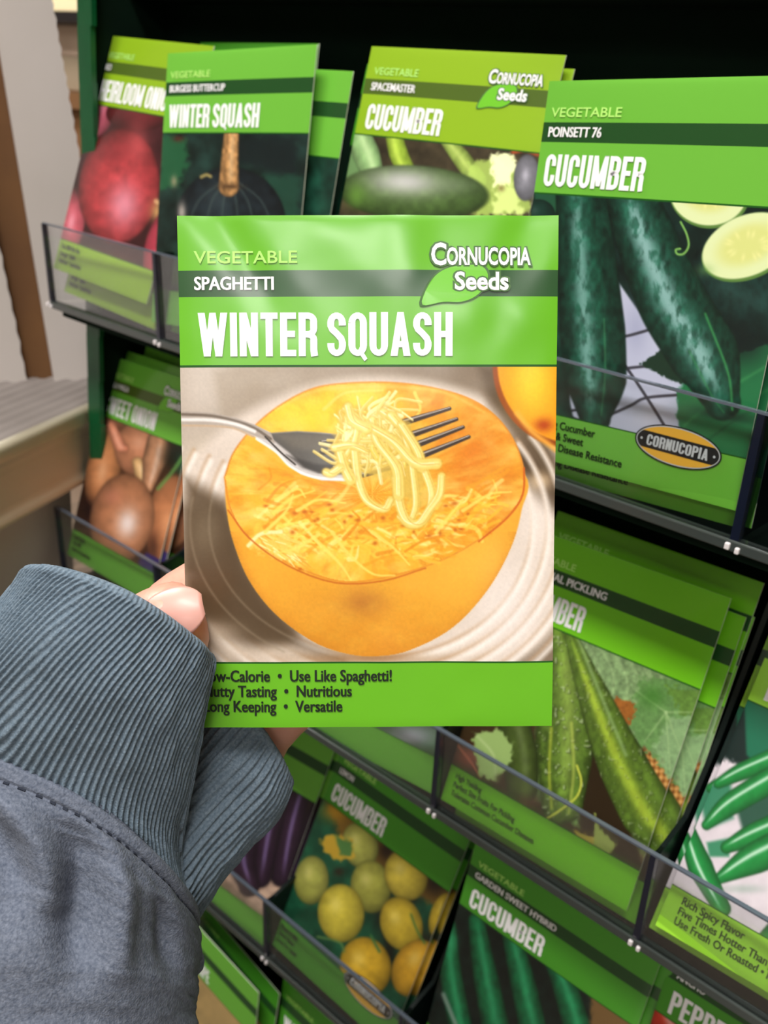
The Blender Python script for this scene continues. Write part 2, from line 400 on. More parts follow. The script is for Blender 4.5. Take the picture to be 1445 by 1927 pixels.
def body_mesh(face, name, mats, n=40, m=56):
    U, Vv = np.meshgrid(np.linspace(0, 1, n), np.linspace(0, 1, m)); U, Vv = U.ravel(), Vv.ravel()
    A = face.front(U, Vv); B = face.back(U, Vv); k = n * m
    F = []
    for j in range(m - 1):
        for i in range(n - 1):
            a = j * n + i; F.append((a, a + n, a + n + 1, a + 1)); F.append((k + a, k + a + 1, k + a + n + 1, k + a + n))
    for j in range(m - 1):
        a = j * n; F.append((a, k + a, k + a + n, a + n)); a = j * n + n - 1; F.append((a, a + n, k + a + n, k + a))
    for i in range(n - 1):
        F.append((i, i + 1, k + i + 1, k + i)); a = (m - 1) * n + i; F.append((a, k + a, k + a + 1, a + 1))
    o = big_mesh(name, np.vstack([A, B]), np.array(F), mats, None)
    return o
def letters(face, items, name, parent, off=0.00042):
    """items: (verts in face metres from the top left, y down positive, faces, material key, extra offset)"""
    mats, keys, V, F, FM = [], [], [], [], []
    for V2, F2, key, eo in items:
        if not V2: continue
        if key not in keys: keys.append(key); mats.append(M[key])
        a = np.array(V2, float); u = a[:, 0] / PW; v = a[:, 1] / PH
        P = face.front(np.clip(u, 0.001, .999), np.clip(v, 0.001, .999), off + eo); n = len(V); V += [tuple(p) for p in P]
        for f in F2: F.append(tuple(i + n for i in f[::-1])); FM.append(keys.index(key))
    return mesh_obj(name, V, F, mats, parent, False, FM)
def down(vf):  # flip y of 2D lettering so y grows down the packet
    V, F = vf; return V
def T(fn, body, u, v, cap, key, eo=0.0, wu=None, **kw):
    V, F = fn(body, 0, 0, cap * PH, None if wu is None else wu * PW, **kw)
    return ([(u * PW + x, v * PH - y) for x, y in V], F, key, eo)
def logo(u=0.665, v=0.055, k=1.0, wd=.262):
    """two lines of small-capital lettering over a leaf; printed inside the header"""
    it = []
    def both(body, uu, vv, cap, wu, off):
        it.append(T(words, body, uu - .006, vv, cap, 'outline', 0.00008, wu + .012, off=.085))
        it.append(T(words, body, uu, vv, cap, 'white', 0.00014, wu, off=.028))
    # leaf: outline then fill
    def leaf(g):
        c = [(-.03, .172), (-.015, .135), (.015, .108), (.06, .094), (.13, .092), (.155, .11), (.145, .135), (.12, .155), (.08, .166), (.03, .166)]
        cx = .07; cy = .13
        P = [((cx + (x - cx) * g + u) * PW, (cy + (y - cy) * g + v - .055) * PH) for x, y in c]
        q = np.array(P); n = len(P); out = []
        for i in range(n):
            a, b, cc, d = q[(i - 1) % n], q[i], q[(i + 1) % n], q[(i + 2) % n]
            for t in (0, .25, .5, .75):
                if i in (9, 0) and False: continue
                out.append(tuple(.5 * ((2 * b) + (-a + cc) * t + (2 * a - 5 * b + 4 * cc - d) * t * t + (-a + 3 * b - 3 * cc + d) * t ** 3)))
        return out
    P = leaf(1.0); it.append((P[::-1], [tuple(range(len(P)))], 'outline', 0.0))
    P = leaf(.93); it.append((P[::-1], [tuple(range(len(P)))], 'leaf', 0.00005))
    both('C', u, v + .038, .039, .040, 0)
    both('ORNUCOPIA', u + .041, v + .038, .031, wd - .041, 0)
    both('Seeds', u + .062, v + .085, .032, .142, 0)
    return it
def badge(u, v, ru=.115, rv=.0435, ang=0.0):
    it = []
    def el(r1, r2, key, eo, clip=None):
        P = [(r1 * math.cos(t), r2 * math.sin(t)) for t in np.linspace(0, 2 * math.pi, 48, endpoint=False)]
        if clip: P = [(x, max(-clip, min(clip, y))) for x, y in P]
        ca, sa = math.cos(ang), math.sin(ang)
        it.append(([(u * PW + x * ca - y * sa, v * PH + x * sa + y * ca) for x, y in P][::-1], [tuple(range(len(P)))], key, eo))
    R1, R2 = ru * PW, rv * PH
    el(R1, R2, 'badge', 0); el(R1 * .965, R2 * .93, 'silver', .00001); el(R1 * .945, R2 * .88, 'gold', .00002); el(R1 * .945, R2 * .88, 'badge', .00004, R2 * .42)
    V, F = title('CORNUCOPIA', 0, 0, R2 * .56, R1 * 1.42)
    V = [(x - R1 * .71, -(y - R2 * .28)) for x, y in V]; ca, sa = math.cos(ang), math.sin(ang)
    it.append(([(u * PW + x * ca - y * sa, v * PH + x * sa + y * ca) for x, y in V], F, 'silver', .00006))
    for sx in (-.84, .84):
        P = [(sx * R1 + .0004 * math.cos(t), .0004 * math.sin(t)) for t in np.linspace(0, 2 * math.pi, 10, endpoint=False)]
        it.append(([(u * PW + x * ca - y * sa, v * PH + x * sa + y * ca) for x, y in P][::-1], [tuple(range(10))], 'silver', .00006))
    return it

def make_packet(pose, sheet, art, name_txt, variety, foot, inks=('green2', 'band'), res=150, face=None, label='', group=None,
                tu=.046, tcap=.082, twid=None, has_logo=False, has_badge=None, vw=.27, varw=None, ftcap=.0215, fu=.045, fcond=.62, lettered=True):
    face = face or Face()
    root = body_mesh(face, 'seed_packet', [M['paper']])
    g, bnd = inks
    # header panel: rows of one colour each
    vs = np.concatenate([np.linspace(0.0, B0, 17), np.linspace(B0, B1, 9)[1:], np.linspace(B1, HV - .0045, 13)[1:], [HV]])
    nu = 56; U, Vv = np.meshgrid(np.linspace(0, 1, nu), vs); P = face.front(U.ravel(), Vv.ravel(), .00018)
    i = (np.arange(len(vs) - 1)[:, None] * nu + np.arange(nu - 1)[None]).ravel(); F = np.stack([i, i + nu, i + nu + 1, i + 1], 1)
    row = i // nu; fm = np.where((row >= 16) & (row < 24), 1, 0); fm = np.where(row == len(vs) - 2, 2, fm)
    head = big_mesh('header_panel', P, F, [M[g], M[bnd], M['rule']], root, fmat=fm)
    P, F, U, Vv = grid(face, 0, 1, HV, FV, res, int(res * (FV - HV) * PH / PW), .00018)
    X, Y = homog(sheet)(U, Vv); s = Sheet(X, Y, (40, 60, 40)); art(s)
    pic = big_mesh('picture_panel', P, F, [M['pic']], root, colors=s2l(np.clip(s.C, 0, 255)))
    vs = np.array([FV, FV + .0035] + list(np.linspace(FV + .0035, 1, 17)[1:])); U, Vv = np.meshgrid(np.linspace(0, 1, nu), vs)
    P = face.front(U.ravel(), Vv.ravel(), .00018); i = (np.arange(len(vs) - 1)[:, None] * nu + np.arange(nu - 1)[None]).ravel()
    F = np.stack([i, i + nu, i + nu + 1, i + 1], 1)
    ft = big_mesh('footer_panel', P, F, [M[g], M['rule']], root, fmat=np.where(i // nu == 0, 1, 0))
    if lettered:
        it = [T(words, 'VEGETABLE', tu, .0895, .0225, 'pale', 0, vw, off=.012), T(words, variety, tu, .1395, .024, 'white', 0, varw, off=.012, cond=.74, bold=.06),
              T(title, name_txt, tu + .008, .266, tcap, 'white', 0, twid)]
        letters(face, it, 'lettering', head)
        if has_logo: tag(letters(face, logo(), 'leaf_logo', head), 'white two-line wordmark over a green leaf')
        it = [T(words, t, fu, .905 + .031 * k, ftcap, 'black', 0, None, off=.009, cond=fcond, bold=.055) for k, t in enumerate(foot)]
        if foot: letters(face, it, 'lettering', ft)
        if has_badge: tag(letters(face, badge(*has_badge), 'oval_badge', root, .00042), 'gold oval badge with a black band')
    root.location = pose[:3]; root.rotation_euler = rot(*pose[3:]).to_euler()
    tag(root, label, 'seed packet', group)
    return root
def copy_tree(o, parent=None):
    c = o.copy(); COL.objects.link(c); c.parent = parent
    for ch in list(o.children): copy_tree(ch, c)
    return c

# ------------------------------------------------------------------ artwork printed on the packets (drawing-sheet coordinates)
def art_spaghetti(s):
    rng = random.Random(3)
    s.grad((350, 690), (182, 168, 154), (1040, 760), (122, 104, 84))
    s.grad((600, 1100), (205, 190, 176), (600, 1230), (222, 208, 196), 0.0)
    s.glow(380, 720, 60, 80, (216, 205, 196), op=.8); s.glow(560, 720, 220, 40, (176, 160, 142), op=.6)
    s.poly([(405, 700), (520, 688), (480, 760), (420, 800)], (168, 152, 134), 12, .7)
    s.glow(385, 870, 60, 60, (222, 208, 190), op=.85); s.glow(370, 960, 50, 60, (190, 174, 152), op=.7)
    # plate
    s.ell(715, 1010, 400, 300, (222, 208, 196), 0, 14)
    s.poly([(870, 780), (1045, 880), (1045, 960), (980, 900), (900, 830)], (70, 52, 34), 22, .95, smooth=True)
    s.poly([(900, 690), (960, 690), (1045, 860), (1045, 900), (985, 850), (920, 760)], (92, 74, 54), 16, .9)
    s.glow(1015, 905, 30, 22, (230, 200, 160), op=.8)
    for k, r in enumerate((1.0, 1.10, 1.20, 1.31, 1.42)):
        t = np.radians(np.linspace(-35, 205, 60)); px = 710 + 290 * r * np.cos(t); py = 985 + 250 * r * np.sin(t)
        s.line(list(zip(px, py)), 7, (188, 152, 116), 5, .6); s.line(list(zip(px + 3, py + 9)), 9, (250, 244, 238), 6, .75)
    s.glow(960, 1150, 90, 110, (240, 230, 226), op=.55); s.glow(1010, 980, 40, 70, (244, 232, 224), op=.6)
    # shade under the fruit on the left
    s.poly([(352, 960), (430, 950), (470, 1080), (560, 1200), (640, 1240), (420, 1180), (352, 1100)], (76, 60, 42), 24, .97, smooth=True)
    s.glow(400, 1090, 50, 70, (120, 100, 76), op=.6); s.glow(500, 1225, 130, 24, (206, 188, 170), op=.8)
    s.poly([(350, 900), (400, 930), (432, 985), (460, 1060), (510, 1130), (560, 1190), (480, 1215), (400, 1180), (352, 1120)], (86, 68, 48), 20, .9, smooth=True); s.glow(385, 1000, 40, 60, (128, 112, 90), op=.6); s.glow(400, 1190, 60, 26, (176, 158, 138), op=.8)
    for r in (1.06, 1.18):
        t = np.radians(np.linspace(120, 190, 30)); s.line(list(zip(712 + 300 * r * np.cos(t), 985 + 235 * r * np.sin(t))), 3, (150, 134, 112), 4, .5)
    s.glow(690, 1238, 150, 14, (150, 106, 60), op=.75)
    # second half behind, top right
    s.ell(1078, 690, 152, 154, (150, 70, 20), 0, 3); s.ell(1082, 686, 147, 148, (240, 160, 30), 0, 3); s.glow(1000, 730, 45, 60, (250, 205, 50), op=.9)
    s.glow(1000, 700, 40, 40, (255, 214, 60), op=.6); s.glow(1022, 800, 22, 16, (176, 60, 14), op=.9); s.line([(972, 778), (1000, 812), (1045, 846)], 10, (250, 180, 70), 5, .8)
    # body of the half squash
    out = [(424, 905), (427, 960), (440, 1020), (470, 1092), (520, 1155), (590, 1206), (650, 1228), (705, 1233), (770, 1222), (850, 1180), (915, 1110), (960, 1030), (980, 960), (985, 890), (860, 800), (560, 800)]
    out = [tuple(p) for p in s.spl(out, 96)]; s.poly(out, (236, 166, 48), 2.2)
    d = s.sd(out); ins = (d < 0)
    def inside(col, a): s.mix(np.clip(a, 0, 1) * ins, col)
    e = lambda cx, cy, rx, ry: np.exp(-1.5 * (((s.X - cx) / rx) ** 2 + ((s.Y - cy) / ry) ** 2))
    inside((214, 138, 34), .85 * e(700, 1210, 260, 70)); inside((250, 186, 66), .7 * e(880, 1060, 90, 90)); inside((244, 176, 52), .7 * e(480, 1020, 50, 100))
    inside((186, 116, 44), .85 * e(680, 1132, 62, 34)); inside((222, 150, 42), .5 * e(590, 1140, 70, 60)); inside((248, 192, 84), .5 * e(930, 1080, 40, 90))
    inside((206, 128, 34), .6 * np.exp(-np.clip(-d, 0, 99) / 12.) * (s.Y > 1000))
    inside((238, 178, 60), .55 * (fbm(s.X / 26, s.Y / 20, 4)) ** 2)
    # cut face
    rim = [(422, 898), (440, 850), (480, 800), (530, 760), (590, 730), (655, 720), (735, 719), (810, 728), (880, 748), (930, 780), (965, 825), (985, 880), (984, 930), (960, 965), (915, 1005), (860, 1040), (800, 1066), (740, 1083), (680, 1094), (630, 1092), (570, 1072), (510, 1042), (460, 1004), (432, 955)]
    s.poly(rim, (222, 140, 44), 2.0, smooth=True)
    c = np.array([705, 905.]); rim2 = [tuple(c + (np.array(p) - c) * .987) for p in rim]
    s.poly(rim2, (238, 172, 44), 2.5, smooth=True)
    d2 = s.sd(s.spl(rim + [rim[0]], 120)[:-1]); ins2 = d2 < -3
    def face(col, a): s.mix(np.clip(a, 0, 1) * ins2, col)
    face((250, 208, 48), .95 * e(585, 775, 120, 62)); face((246, 216, 60), .8 * e(700, 760, 90, 40)); face((226, 128, 26), .95 * e(890, 860, 95, 150)); face((234, 148, 34), .8 * e(820, 750, 90, 34))
    face((238, 160, 34), .8 * e(560, 930, 90, 60)); face((228, 140, 28), .7 * e(640, 940, 110, 36)); face((252, 200, 66), .7 * e(460, 880, 40, 60)); face((218, 118, 22), .6 * e(940, 930, 40, 70))
    face((248, 190, 50), .6 * e(500, 950, 40, 50)); face((250, 206, 70), .75 * e(640, 1040, 170, 34)); face((236, 150, 34), .6 * e(880, 980, 80, 40))
    an = np.arctan2(s.Y - 930, (s.X - 700) * .7); rd = np.hypot((s.X - 700) * .7, s.Y - 930)
    face((252, 220, 110), .5 * np.clip(fbm(an * 9 + 3, rd / 40, 4) - .42, 0, 1) * 3); face((214, 122, 24), .42 * np.clip(fbm(an * 11 + 8, rd / 30 + 4, 4) - .5, 0, 1) * 3.4)
    face((250, 222, 130), .35 * np.clip(fbm(s.X / 40 + 3, s.Y / 26, 3) - .5, 0, 1) * 4)
    face((250, 214, 56), .75 * e(575, 780, 90, 44)); face((252, 224, 80), .55 * e(690, 752, 70, 22)); face((222, 128, 30), .5 * e(900, 850, 70, 110))
    s.line([(520, 770), (600, 735), (720, 728), (830, 738), (910, 775)], 5, (250, 216, 120), 4, .4)
    # loosened strands in the hollow
    for k in range(300):
        x = rng.uniform(480, 930); y = 1010 + rng.gauss(0, 26) - ((x - 700) / 260) ** 2 * 60
        if x > 820: y -= 20
        L = rng.uniform(20, 80); a = rng.uniform(-.9, .9); P = [(x, y), (x + L * .5 * math.cos(a), y + L * .5 * math.sin(a) + rng.uniform(-10, 10)), (x + L * math.cos(a + rng.uniform(-.7, .7)), y + L * math.sin(a))]
        if max(((p[0] - 705) / 272) ** 2 + ((p[1] - 905) / 176) ** 2 for p in P) > 1: continue
        col = rng.choice([(254, 222, 100), (250, 204, 70), (255, 232, 138), (236, 162, 36), (226, 140, 26), (246, 190, 54)])
        s.line(P, rng.uniform(3, 10), col, 2.0, rng.uniform(.4, .8), rng.uniform(1.5, 7))
    for k in range(26):
        x = rng.uniform(500, 880); y = 985 + rng.gauss(0, 30); s.glow(x, y, rng.uniform(4, 9), rng.uniform(3, 6), (196, 96, 16), op=.8)
    s.poly([(468, 1026), (505, 1000), (540, 1014), (575, 1045), (575, 1066), (530, 1050), (490, 1036)], (250, 220, 116), 7, .6, rag=14, rs=8)
    for k in range(26):
        x = rng.uniform(480, 570); y = 1004 + (x - 480) * .5 + rng.uniform(-8, 18); s.line([(x, y), (x + rng.uniform(8, 22), y + rng.uniform(4, 16))], rng.uniform(2, 6), rng.choice([(255, 240, 170), (240, 190, 70), (226, 160, 50)]), 1.5, .7, 2)
    s.line([(468, 1026), (492, 1004), (530, 1000)], 7, (255, 236, 170), 2, .9)
    for P in ([(625, 1000), (655, 1040), (700, 1078), (742, 1082)], [(590, 1010), (640, 1060), (660, 1090)], [(600, 1005), (560, 1030), (520, 1040)], [(700, 1000), (740, 1030), (770, 1062)], [(560, 960), (600, 940), (650, 946)], [(500, 1000), (540, 960), (552, 930)], [(520, 940), (560, 920), (575, 935)],
              [(820, 1000), (845, 970), (870, 940)], [(870, 960), (920, 930), (960, 925)], [(780, 740), (790, 770), (770, 800)], [(610, 770), (650, 740), (720, 735)]):
        s.line(P, 7, (254, 220, 104), 2, .8, 3)
    s.line([(430, 960), (470, 1012), (540, 1062), (630, 1095), (720, 1092), (800, 1068)], 3, (196, 96, 24), 1.6, .8)
    s.line([(985, 880), (982, 930), (955, 972), (900, 1018)], 3.4, (206, 92, 22), 1.6, .9)
    # fork
    head = [(440, 786), (480, 800), (512, 815), (560, 812), (606, 814), (640, 818), (660, 828), (700, 850), (735, 866), (765, 868), (735, 880), (700, 893), (650, 905), (606, 904), (566, 892), (540, 872), (515, 846), (480, 822), (440, 806)]
    s.poly(head, (206, 200, 198), 1.6)
    s.poly([(500, 816), (560, 812), (640, 818), (690, 850), (720, 868), (660, 892), (610, 893), (575, 880), (545, 852), (520, 832)], (92, 88, 84), 3)
    s.poly([(520, 818), (600, 816), (640, 830), (600, 850), (550, 842)], (120, 112, 100), 10, .6)
    s.poly([(540, 856), (590, 872), (640, 878), (600, 890), (570, 880)], (54, 50, 48), 5, .8)
    s.poly([(343, 774), (400, 777), (446, 787), (482, 800), (512, 817), (518, 834), (480, 820), (440, 806), (400, 803), (343, 803)], (176, 164, 154), 1.6)
    s.line([(343, 780), (400, 783), (446, 793), (480, 806), (510, 826)], 5, (96, 82, 70), 2, .8); s.line([(343, 790), (400, 791), (446, 799), (480, 812)], 6, (240, 236, 234), 2.4, .9)
    s.line([(343, 801), (400, 802), (440, 806), (478, 822)], 4, (196, 168, 138), 2, .9); s.line([(484, 826), (520, 850), (548, 878), (590, 897), (650, 902)], 5, (244, 242, 240), 1.8, .95); s.line([(500, 822), (530, 852), (556, 874)], 3, (40, 34, 30), 1.6, .9)
    tines = [((759, 795), (845, 769)), ((768, 820), (858, 789)), ((780, 838), (870, 804)), ((790, 858), (881, 822))]
    for a, b in tines:
        s.line([a, b], 13, (60, 48, 42), 1.4, 1, 7); s.line([(a[0], a[1] - 3), (b[0], b[1] - 2)], 3, (196, 186, 176), 1.2, .9, 2)
    for a, b in [((606, 833), (648, 829)), ((606, 852), (640, 848)), ((628, 881), (712, 866)), ((667, 898), (770, 871))]:
        s.line([a, b], 9, (58, 50, 46), 1.6, .95, 7); s.line([(a[0], a[1] - 3), (b[0], b[1] - 3)], 2.2, (210, 204, 196), 1.2, .8)
    # noodles hanging on the fork
    s.poly([(640, 790), (660, 768), (700, 770), (740, 780), (770, 800), (790, 850), (800, 900), (790, 950), (760, 940), (730, 900), (690, 890), (640, 880), (620, 850)], (216, 182, 78), 8, .85, rag=10, rs=12)
    for k in range(85):
        x = rng.uniform(640, 755); y = rng.uniform(778, 880); a = rng.uniform(0, 6.3); L = rng.uniform(20, 62)
        P = [(x, y), (x + L * .5 * math.cos(a) + rng.uniform(-8, 8), y + L * .5 * math.sin(a)), (x + L * math.cos(a + .8), y + L * .9 * math.sin(a + .8))]
        s.line(P, rng.uniform(4, 11), rng.choice([(244, 224, 130), (232, 206, 106), (252, 238, 170), (222, 190, 84), (240, 214, 96)]), 1.7, .85, rng.uniform(3, 8))
        s.line([(p[0] + 2, p[1] + 4) for p in P], 1.5, (196, 158, 62), 1.8, .4); s.line([(p[0] - 1, p[1] - 2) for p in P], 2, (254, 246, 196), 1.4, .45)
    strands = [[(650, 770), (672, 790), (668, 830), (650, 860)], [(720, 775), (752, 800), (770, 850), (778, 900), (782, 950), (770, 985)], [(736, 782), (775, 830), (796, 880), (812, 930), (800, 975), (772, 988), (752, 972)],
               [(668, 850), (674, 900), (690, 940), (722, 957), (735, 940)], [(640, 852), (648, 878), (660, 902)], [(755, 800), (786, 850), (792, 880)], [(745, 900), (752, 950), (766, 980), (788, 984), (806, 960), (826, 930), (830, 895)],
               [(700, 790), (710, 830), (745, 880), (750, 930)], [(690, 800), (740, 830), (780, 870), (820, 872)], [(630, 842), (660, 838), (690, 850)], [(655, 765), (664, 792), (690, 806)], [(640, 880), (624, 890), (614, 888)]]
    for P in strands:
        w0 = rng.uniform(12, 19); w1 = rng.uniform(8, 22); j = lambda a: [(x + rng.uniform(-a, a), y + rng.uniform(-a, a)) for x, y in P]
        s.line(P, w0 + 3, (206, 168, 66), 3.5, .6, w1 + 3); s.line(P, w0, (238, 214, 112), 2.4, .88, w1); s.line(j(2), w0 * .5, (250, 234, 156), 3.0, .7, w1 * .4)
        s.line([(x - w0 * .28, y - 1) for x, y in P], 2.5, (255, 250, 214), 1.6, .7, 1.0); s.line([(x + w0 * .33, y + 1) for x, y in P], 1.6, (206, 164, 60), 1.5, .6)
    s.grain(.03, 4)

def art_red_onion(s):
    s.C[:] = (52, 20, 24); s.grain(.3, 20)
    s.ball(196, 200, 26, 60, (196, 96, 116), 12, (222, 150, 170), .5, (0, 0), .5, 3); s.ball(262, 215, 60, 34, (110, 36, 42), 0, dark=.4, hs=.05)
    s.glow(230, 250, 30, 40, (60, 22, 24), op=.9); s.ball(136, 420, 26, 70, (200, 84, 100), 10, (236, 170, 186), .6, (0, 0), .5)
    s.glow(150, 350, 24, 30, (34, 16, 14), op=.9); s.glow(170, 490, 30, 26, (90, 60, 40), op=.8)
    s.tube([(330, 190), (334, 300), (328, 380)], [22, 22, 20], (120, 34, 42), hs=.1)
    s.ball(226, 352, 76, 108, (190, 60, 66), 6, (226, 168, 190), .62, (.18, .32), .42, 3, nz=.2, pw=7); s.glow(222, 290, 40, 26, (110, 34, 40), op=.5); s.glow(262, 270, 26, 50, (206, 88, 92), op=.5)
    s.glow(300, 400, 18, 26, (206, 160, 100), op=.85); s.line([(296, 380), (320, 398), (300, 440)], 8, (222, 184, 130), 3, .7); s.glow(286, 455, 20, 30, (40, 20, 18), op=.9)
    s.ball(318, 468, 44, 84, (206, 70, 90), 14, (238, 150, 166), .4, (0, .2), .5, 3)
    s.glow(205, 490, 70, 22, (110, 60, 44), op=.5)
def art_buttercup(s):
    s.C[:] = (22, 40, 36); s.grain(.6, 26); s.poly([(300, 250), (352, 262), (356, 310), (340, 350), (300, 360)], (34, 92, 58), 8, .9, rag=8)
    s.poly([(420, 260), (560, 262), (560, 340), (500, 320), (440, 300)], (20, 30, 32), 9, .85, rag=10); s.poly([(500, 330), (570, 330), (560, 420), (520, 410)], (32, 72, 56), 9, .8, rag=8)
    s.glow(338, 262, 14, 8, (90, 30, 26), op=.7)
    s.ball(436, 420, 104, 104, (30, 40, 46), 0, (76, 92, 96), .35, (-.2, -.45), .5, 3, nz=.3)
    for a in (-70, -40, -14, 14, 40, 70):
        x = 436 + a; s.line([(436 + a * .25, 345), (436 + a * .85, 380), (436 + a * 1.2, 440)], 3, (78, 96, 92), 2.5, .5)
    s.glow(345, 400, 10, 24, (200, 190, 180), op=.8); s.glow(330, 342, 8, 14, (170, 150, 120), op=.7)
    s.tube([(440, 240), (436, 300), (434, 352)], [13, 16, 19], (196, 146, 92), (230, 196, 150), .5, -.2, .3, .5, 2, .35, 5, ribs=8)
    s.glow(436, 352, 26, 7, (70, 50, 34), op=.9); s.line([(382, 334), (392, 330), (400, 333)], 5, (176, 160, 96), 2, .9)
    s.glow(340, 520, 60, 40, (60, 80, 40), op=.7)
def art_cucumber_slices(s):
    s.C[:] = (50, 44, 32); s.grain(.4, 18)
    s.poly([(660, 250), (700, 262), (705, 330), (640, 340)], (90, 124, 78), 6, .9)
    s.tube([(668, 245), (690, 290), (706, 340)], [24, 26, 20], (124, 160, 104), (176, 196, 150), .5, -.2, .3, .5)
    s.tube([(740, 240), (752, 290), (772, 330)], [15, 18, 16], (132, 160, 52), (180, 196, 90), .4, .2, .3, .5)
    s.tube([(840, 262), (868, 296), (900, 340)], [12, 17, 18], (128, 150, 70), (176, 190, 110), .4, 0, .3, .5)
    s.poly([(880, 310), (930, 300), (990, 330), (1005, 400), (900, 410), (880, 360)], (150, 176, 84), 6, .8, rag=12, rs=9)
    s.poly([(928, 292), (960, 288), (975, 310), (960, 345), (932, 350), (925, 320)], (216, 222, 172), 4, .9, rag=9, rs=7); s.poly([(935, 350), (970, 345), (985, 400), (930, 405)], (186, 200, 124), 5, .8, rag=12, rs=8)
    s.glow(945, 355, 8, 8, (90, 70, 40), op=.7); s.line([(968, 286), (990, 282), (1012, 290)], 9, (170, 70, 36), 4, .8)
    s.ball(992, 335, 24, 44, (112, 112, 120), 4, (190, 186, 200), .5, (-.1, -.1), .5)
    s.ball(780, 364, 142, 52, (66, 92, 44), 3, (186, 180, 190), .75, (-.12, -.38), .45, 2.5, .2, pw=4.0); s.glow(672, 368, 24, 30, (84, 122, 48), op=.7); s.glow(860, 350, 50, 20, (104, 116, 96), op=.4)
    s.poly([(620, 420), (900, 412), (930, 720), (600, 640)], (70, 80, 40), 5, .9, rag=10); s.C = s.C * 1.25
def art_long_cucumbers(s):
    s.C[:] = (14, 34, 30); s.grain(.4, 30)
    # cloth with a dark wire grid
    s.poly([(1160, 520), (1215, 600), (1300, 740), (1300, 850), (1100, 840), (960, 830), (960, 700)], (186, 190, 214), 3)
    s.glow(1200, 620, 30, 60, (150, 154, 186), op=.6); s.glow(1230, 780, 50, 40, (206, 206, 222), op=.7)
    for P in ([(1165, 635), (1190, 630), (1225, 620)], [(1165, 695), (1185, 692), (1222, 688)], [(1150, 780), (1190, 762), (1218, 748), (1280, 742)], [(1150, 650), (1185, 695), (1225, 755), (1262, 815)], [(1060, 778), (1120, 800), (1160, 815)], [(1030, 780), (1090, 770)]):
        s.line(P, 5.5, (52, 52, 62), 1.6, .95)
    s.poly([(1208, 684), (1250, 655), (1300, 700), (1300, 725), (1262, 712)], (22, 48, 34), 2.5, 1, rag=4)
    s.poly([(1275, 735), (1330, 690), (1460, 640), (1480, 900), (1280, 830)], (34, 110, 66), 3, 1, rag=6, rs=12); s.line([(1290, 800), (1360, 740), (1440, 690)], 5, (60, 146, 84), 4, .7); s.line([(1330, 830), (1400, 780), (1450, 760)], 4, (24, 80, 50), 4, .7)
    s.glow(1360, 780, 80, 14, (14, 40, 30), 10, .9)
    s.poly([(1005, 340), (1062, 345), (1050, 400), (1010, 410)], (36, 92, 62), 5, .8)
    s.ball(1015, 405, 32, 30, (22, 58, 48), 0, hs=.1)
    s.tube([(1010, 500), (1030, 640), (1036, 740), (1060, 800)], [40, 46, 40, 24], (20, 62, 48), (70, 120, 90), .3, .2, .4, .4, 3, .3)
    # dark fruit on the right
    s.tube([(1480, 560), (1400, 540), (1350, 510)], [90, 80, 50], (20, 48, 44), (60, 90, 84), .3, -.2, .3, .4, 3, .35); s.glow(1400, 640, 60, 60, (12, 22, 24), op=.8)
    s.tube([(1092, 320), (1105, 460), (1118, 620), (1124, 720), (1122, 786)], [46, 54, 62, 58, 30], (22, 74, 56), (116, 164, 156), .75, .22, .26, .30, 3, .45, 10, hn=1.0, ribs=5, seed=2)
    s.line([(1140, 600), (1142, 700), (1134, 780)], 3, (70, 150, 96), 3, .5)
    s.tube([(1180, 330), (1215, 440), (1270, 570), (1330, 670), (1362, 756)], [44, 56, 66, 66, 34], (24, 76, 58), (132, 176, 172), .85, .10, .34, .30, 3, .45, 10, hn=1.0, ribs=5, seed=5)
    s.line([(1330, 590), (1372, 700), (1380, 770)], 4, (70, 170, 90), 3, .65); s.line([(1300, 660), (1340, 740), (1364, 775)], 3, (60, 150, 84), 3, .5)
    for cx, cy, rx, ry, a in ((1336, 362, 72, 62, 4), (1408, 462, 88, 56, -24)):
        s.ell(cx + 2, cy + 3, rx + 3, ry + 3, (90, 130, 60), a, 2); s.ell(cx, cy, rx, ry, (222, 234, 178), a, 2); s.ell(cx, cy - 2, rx * .66, ry * .62, (214, 218, 126), a, 12, .8)
        for k in range(14):
            t = k * 2.39; s.glow(cx + rx * .4 * math.cos(t), cy + ry * .4 * math.sin(t), 9, 4, (236, 236, 160), math.degrees(t), .7)
    s.glow(1330, 508, 20, 14, (120, 170, 90), op=.4)
    s.line([(1284, 418), (1295, 440), (1299, 462), (1290, 477), (1278, 478), (1275, 470), (1283, 468)], 4, (126, 180, 90), 1.4, .95)
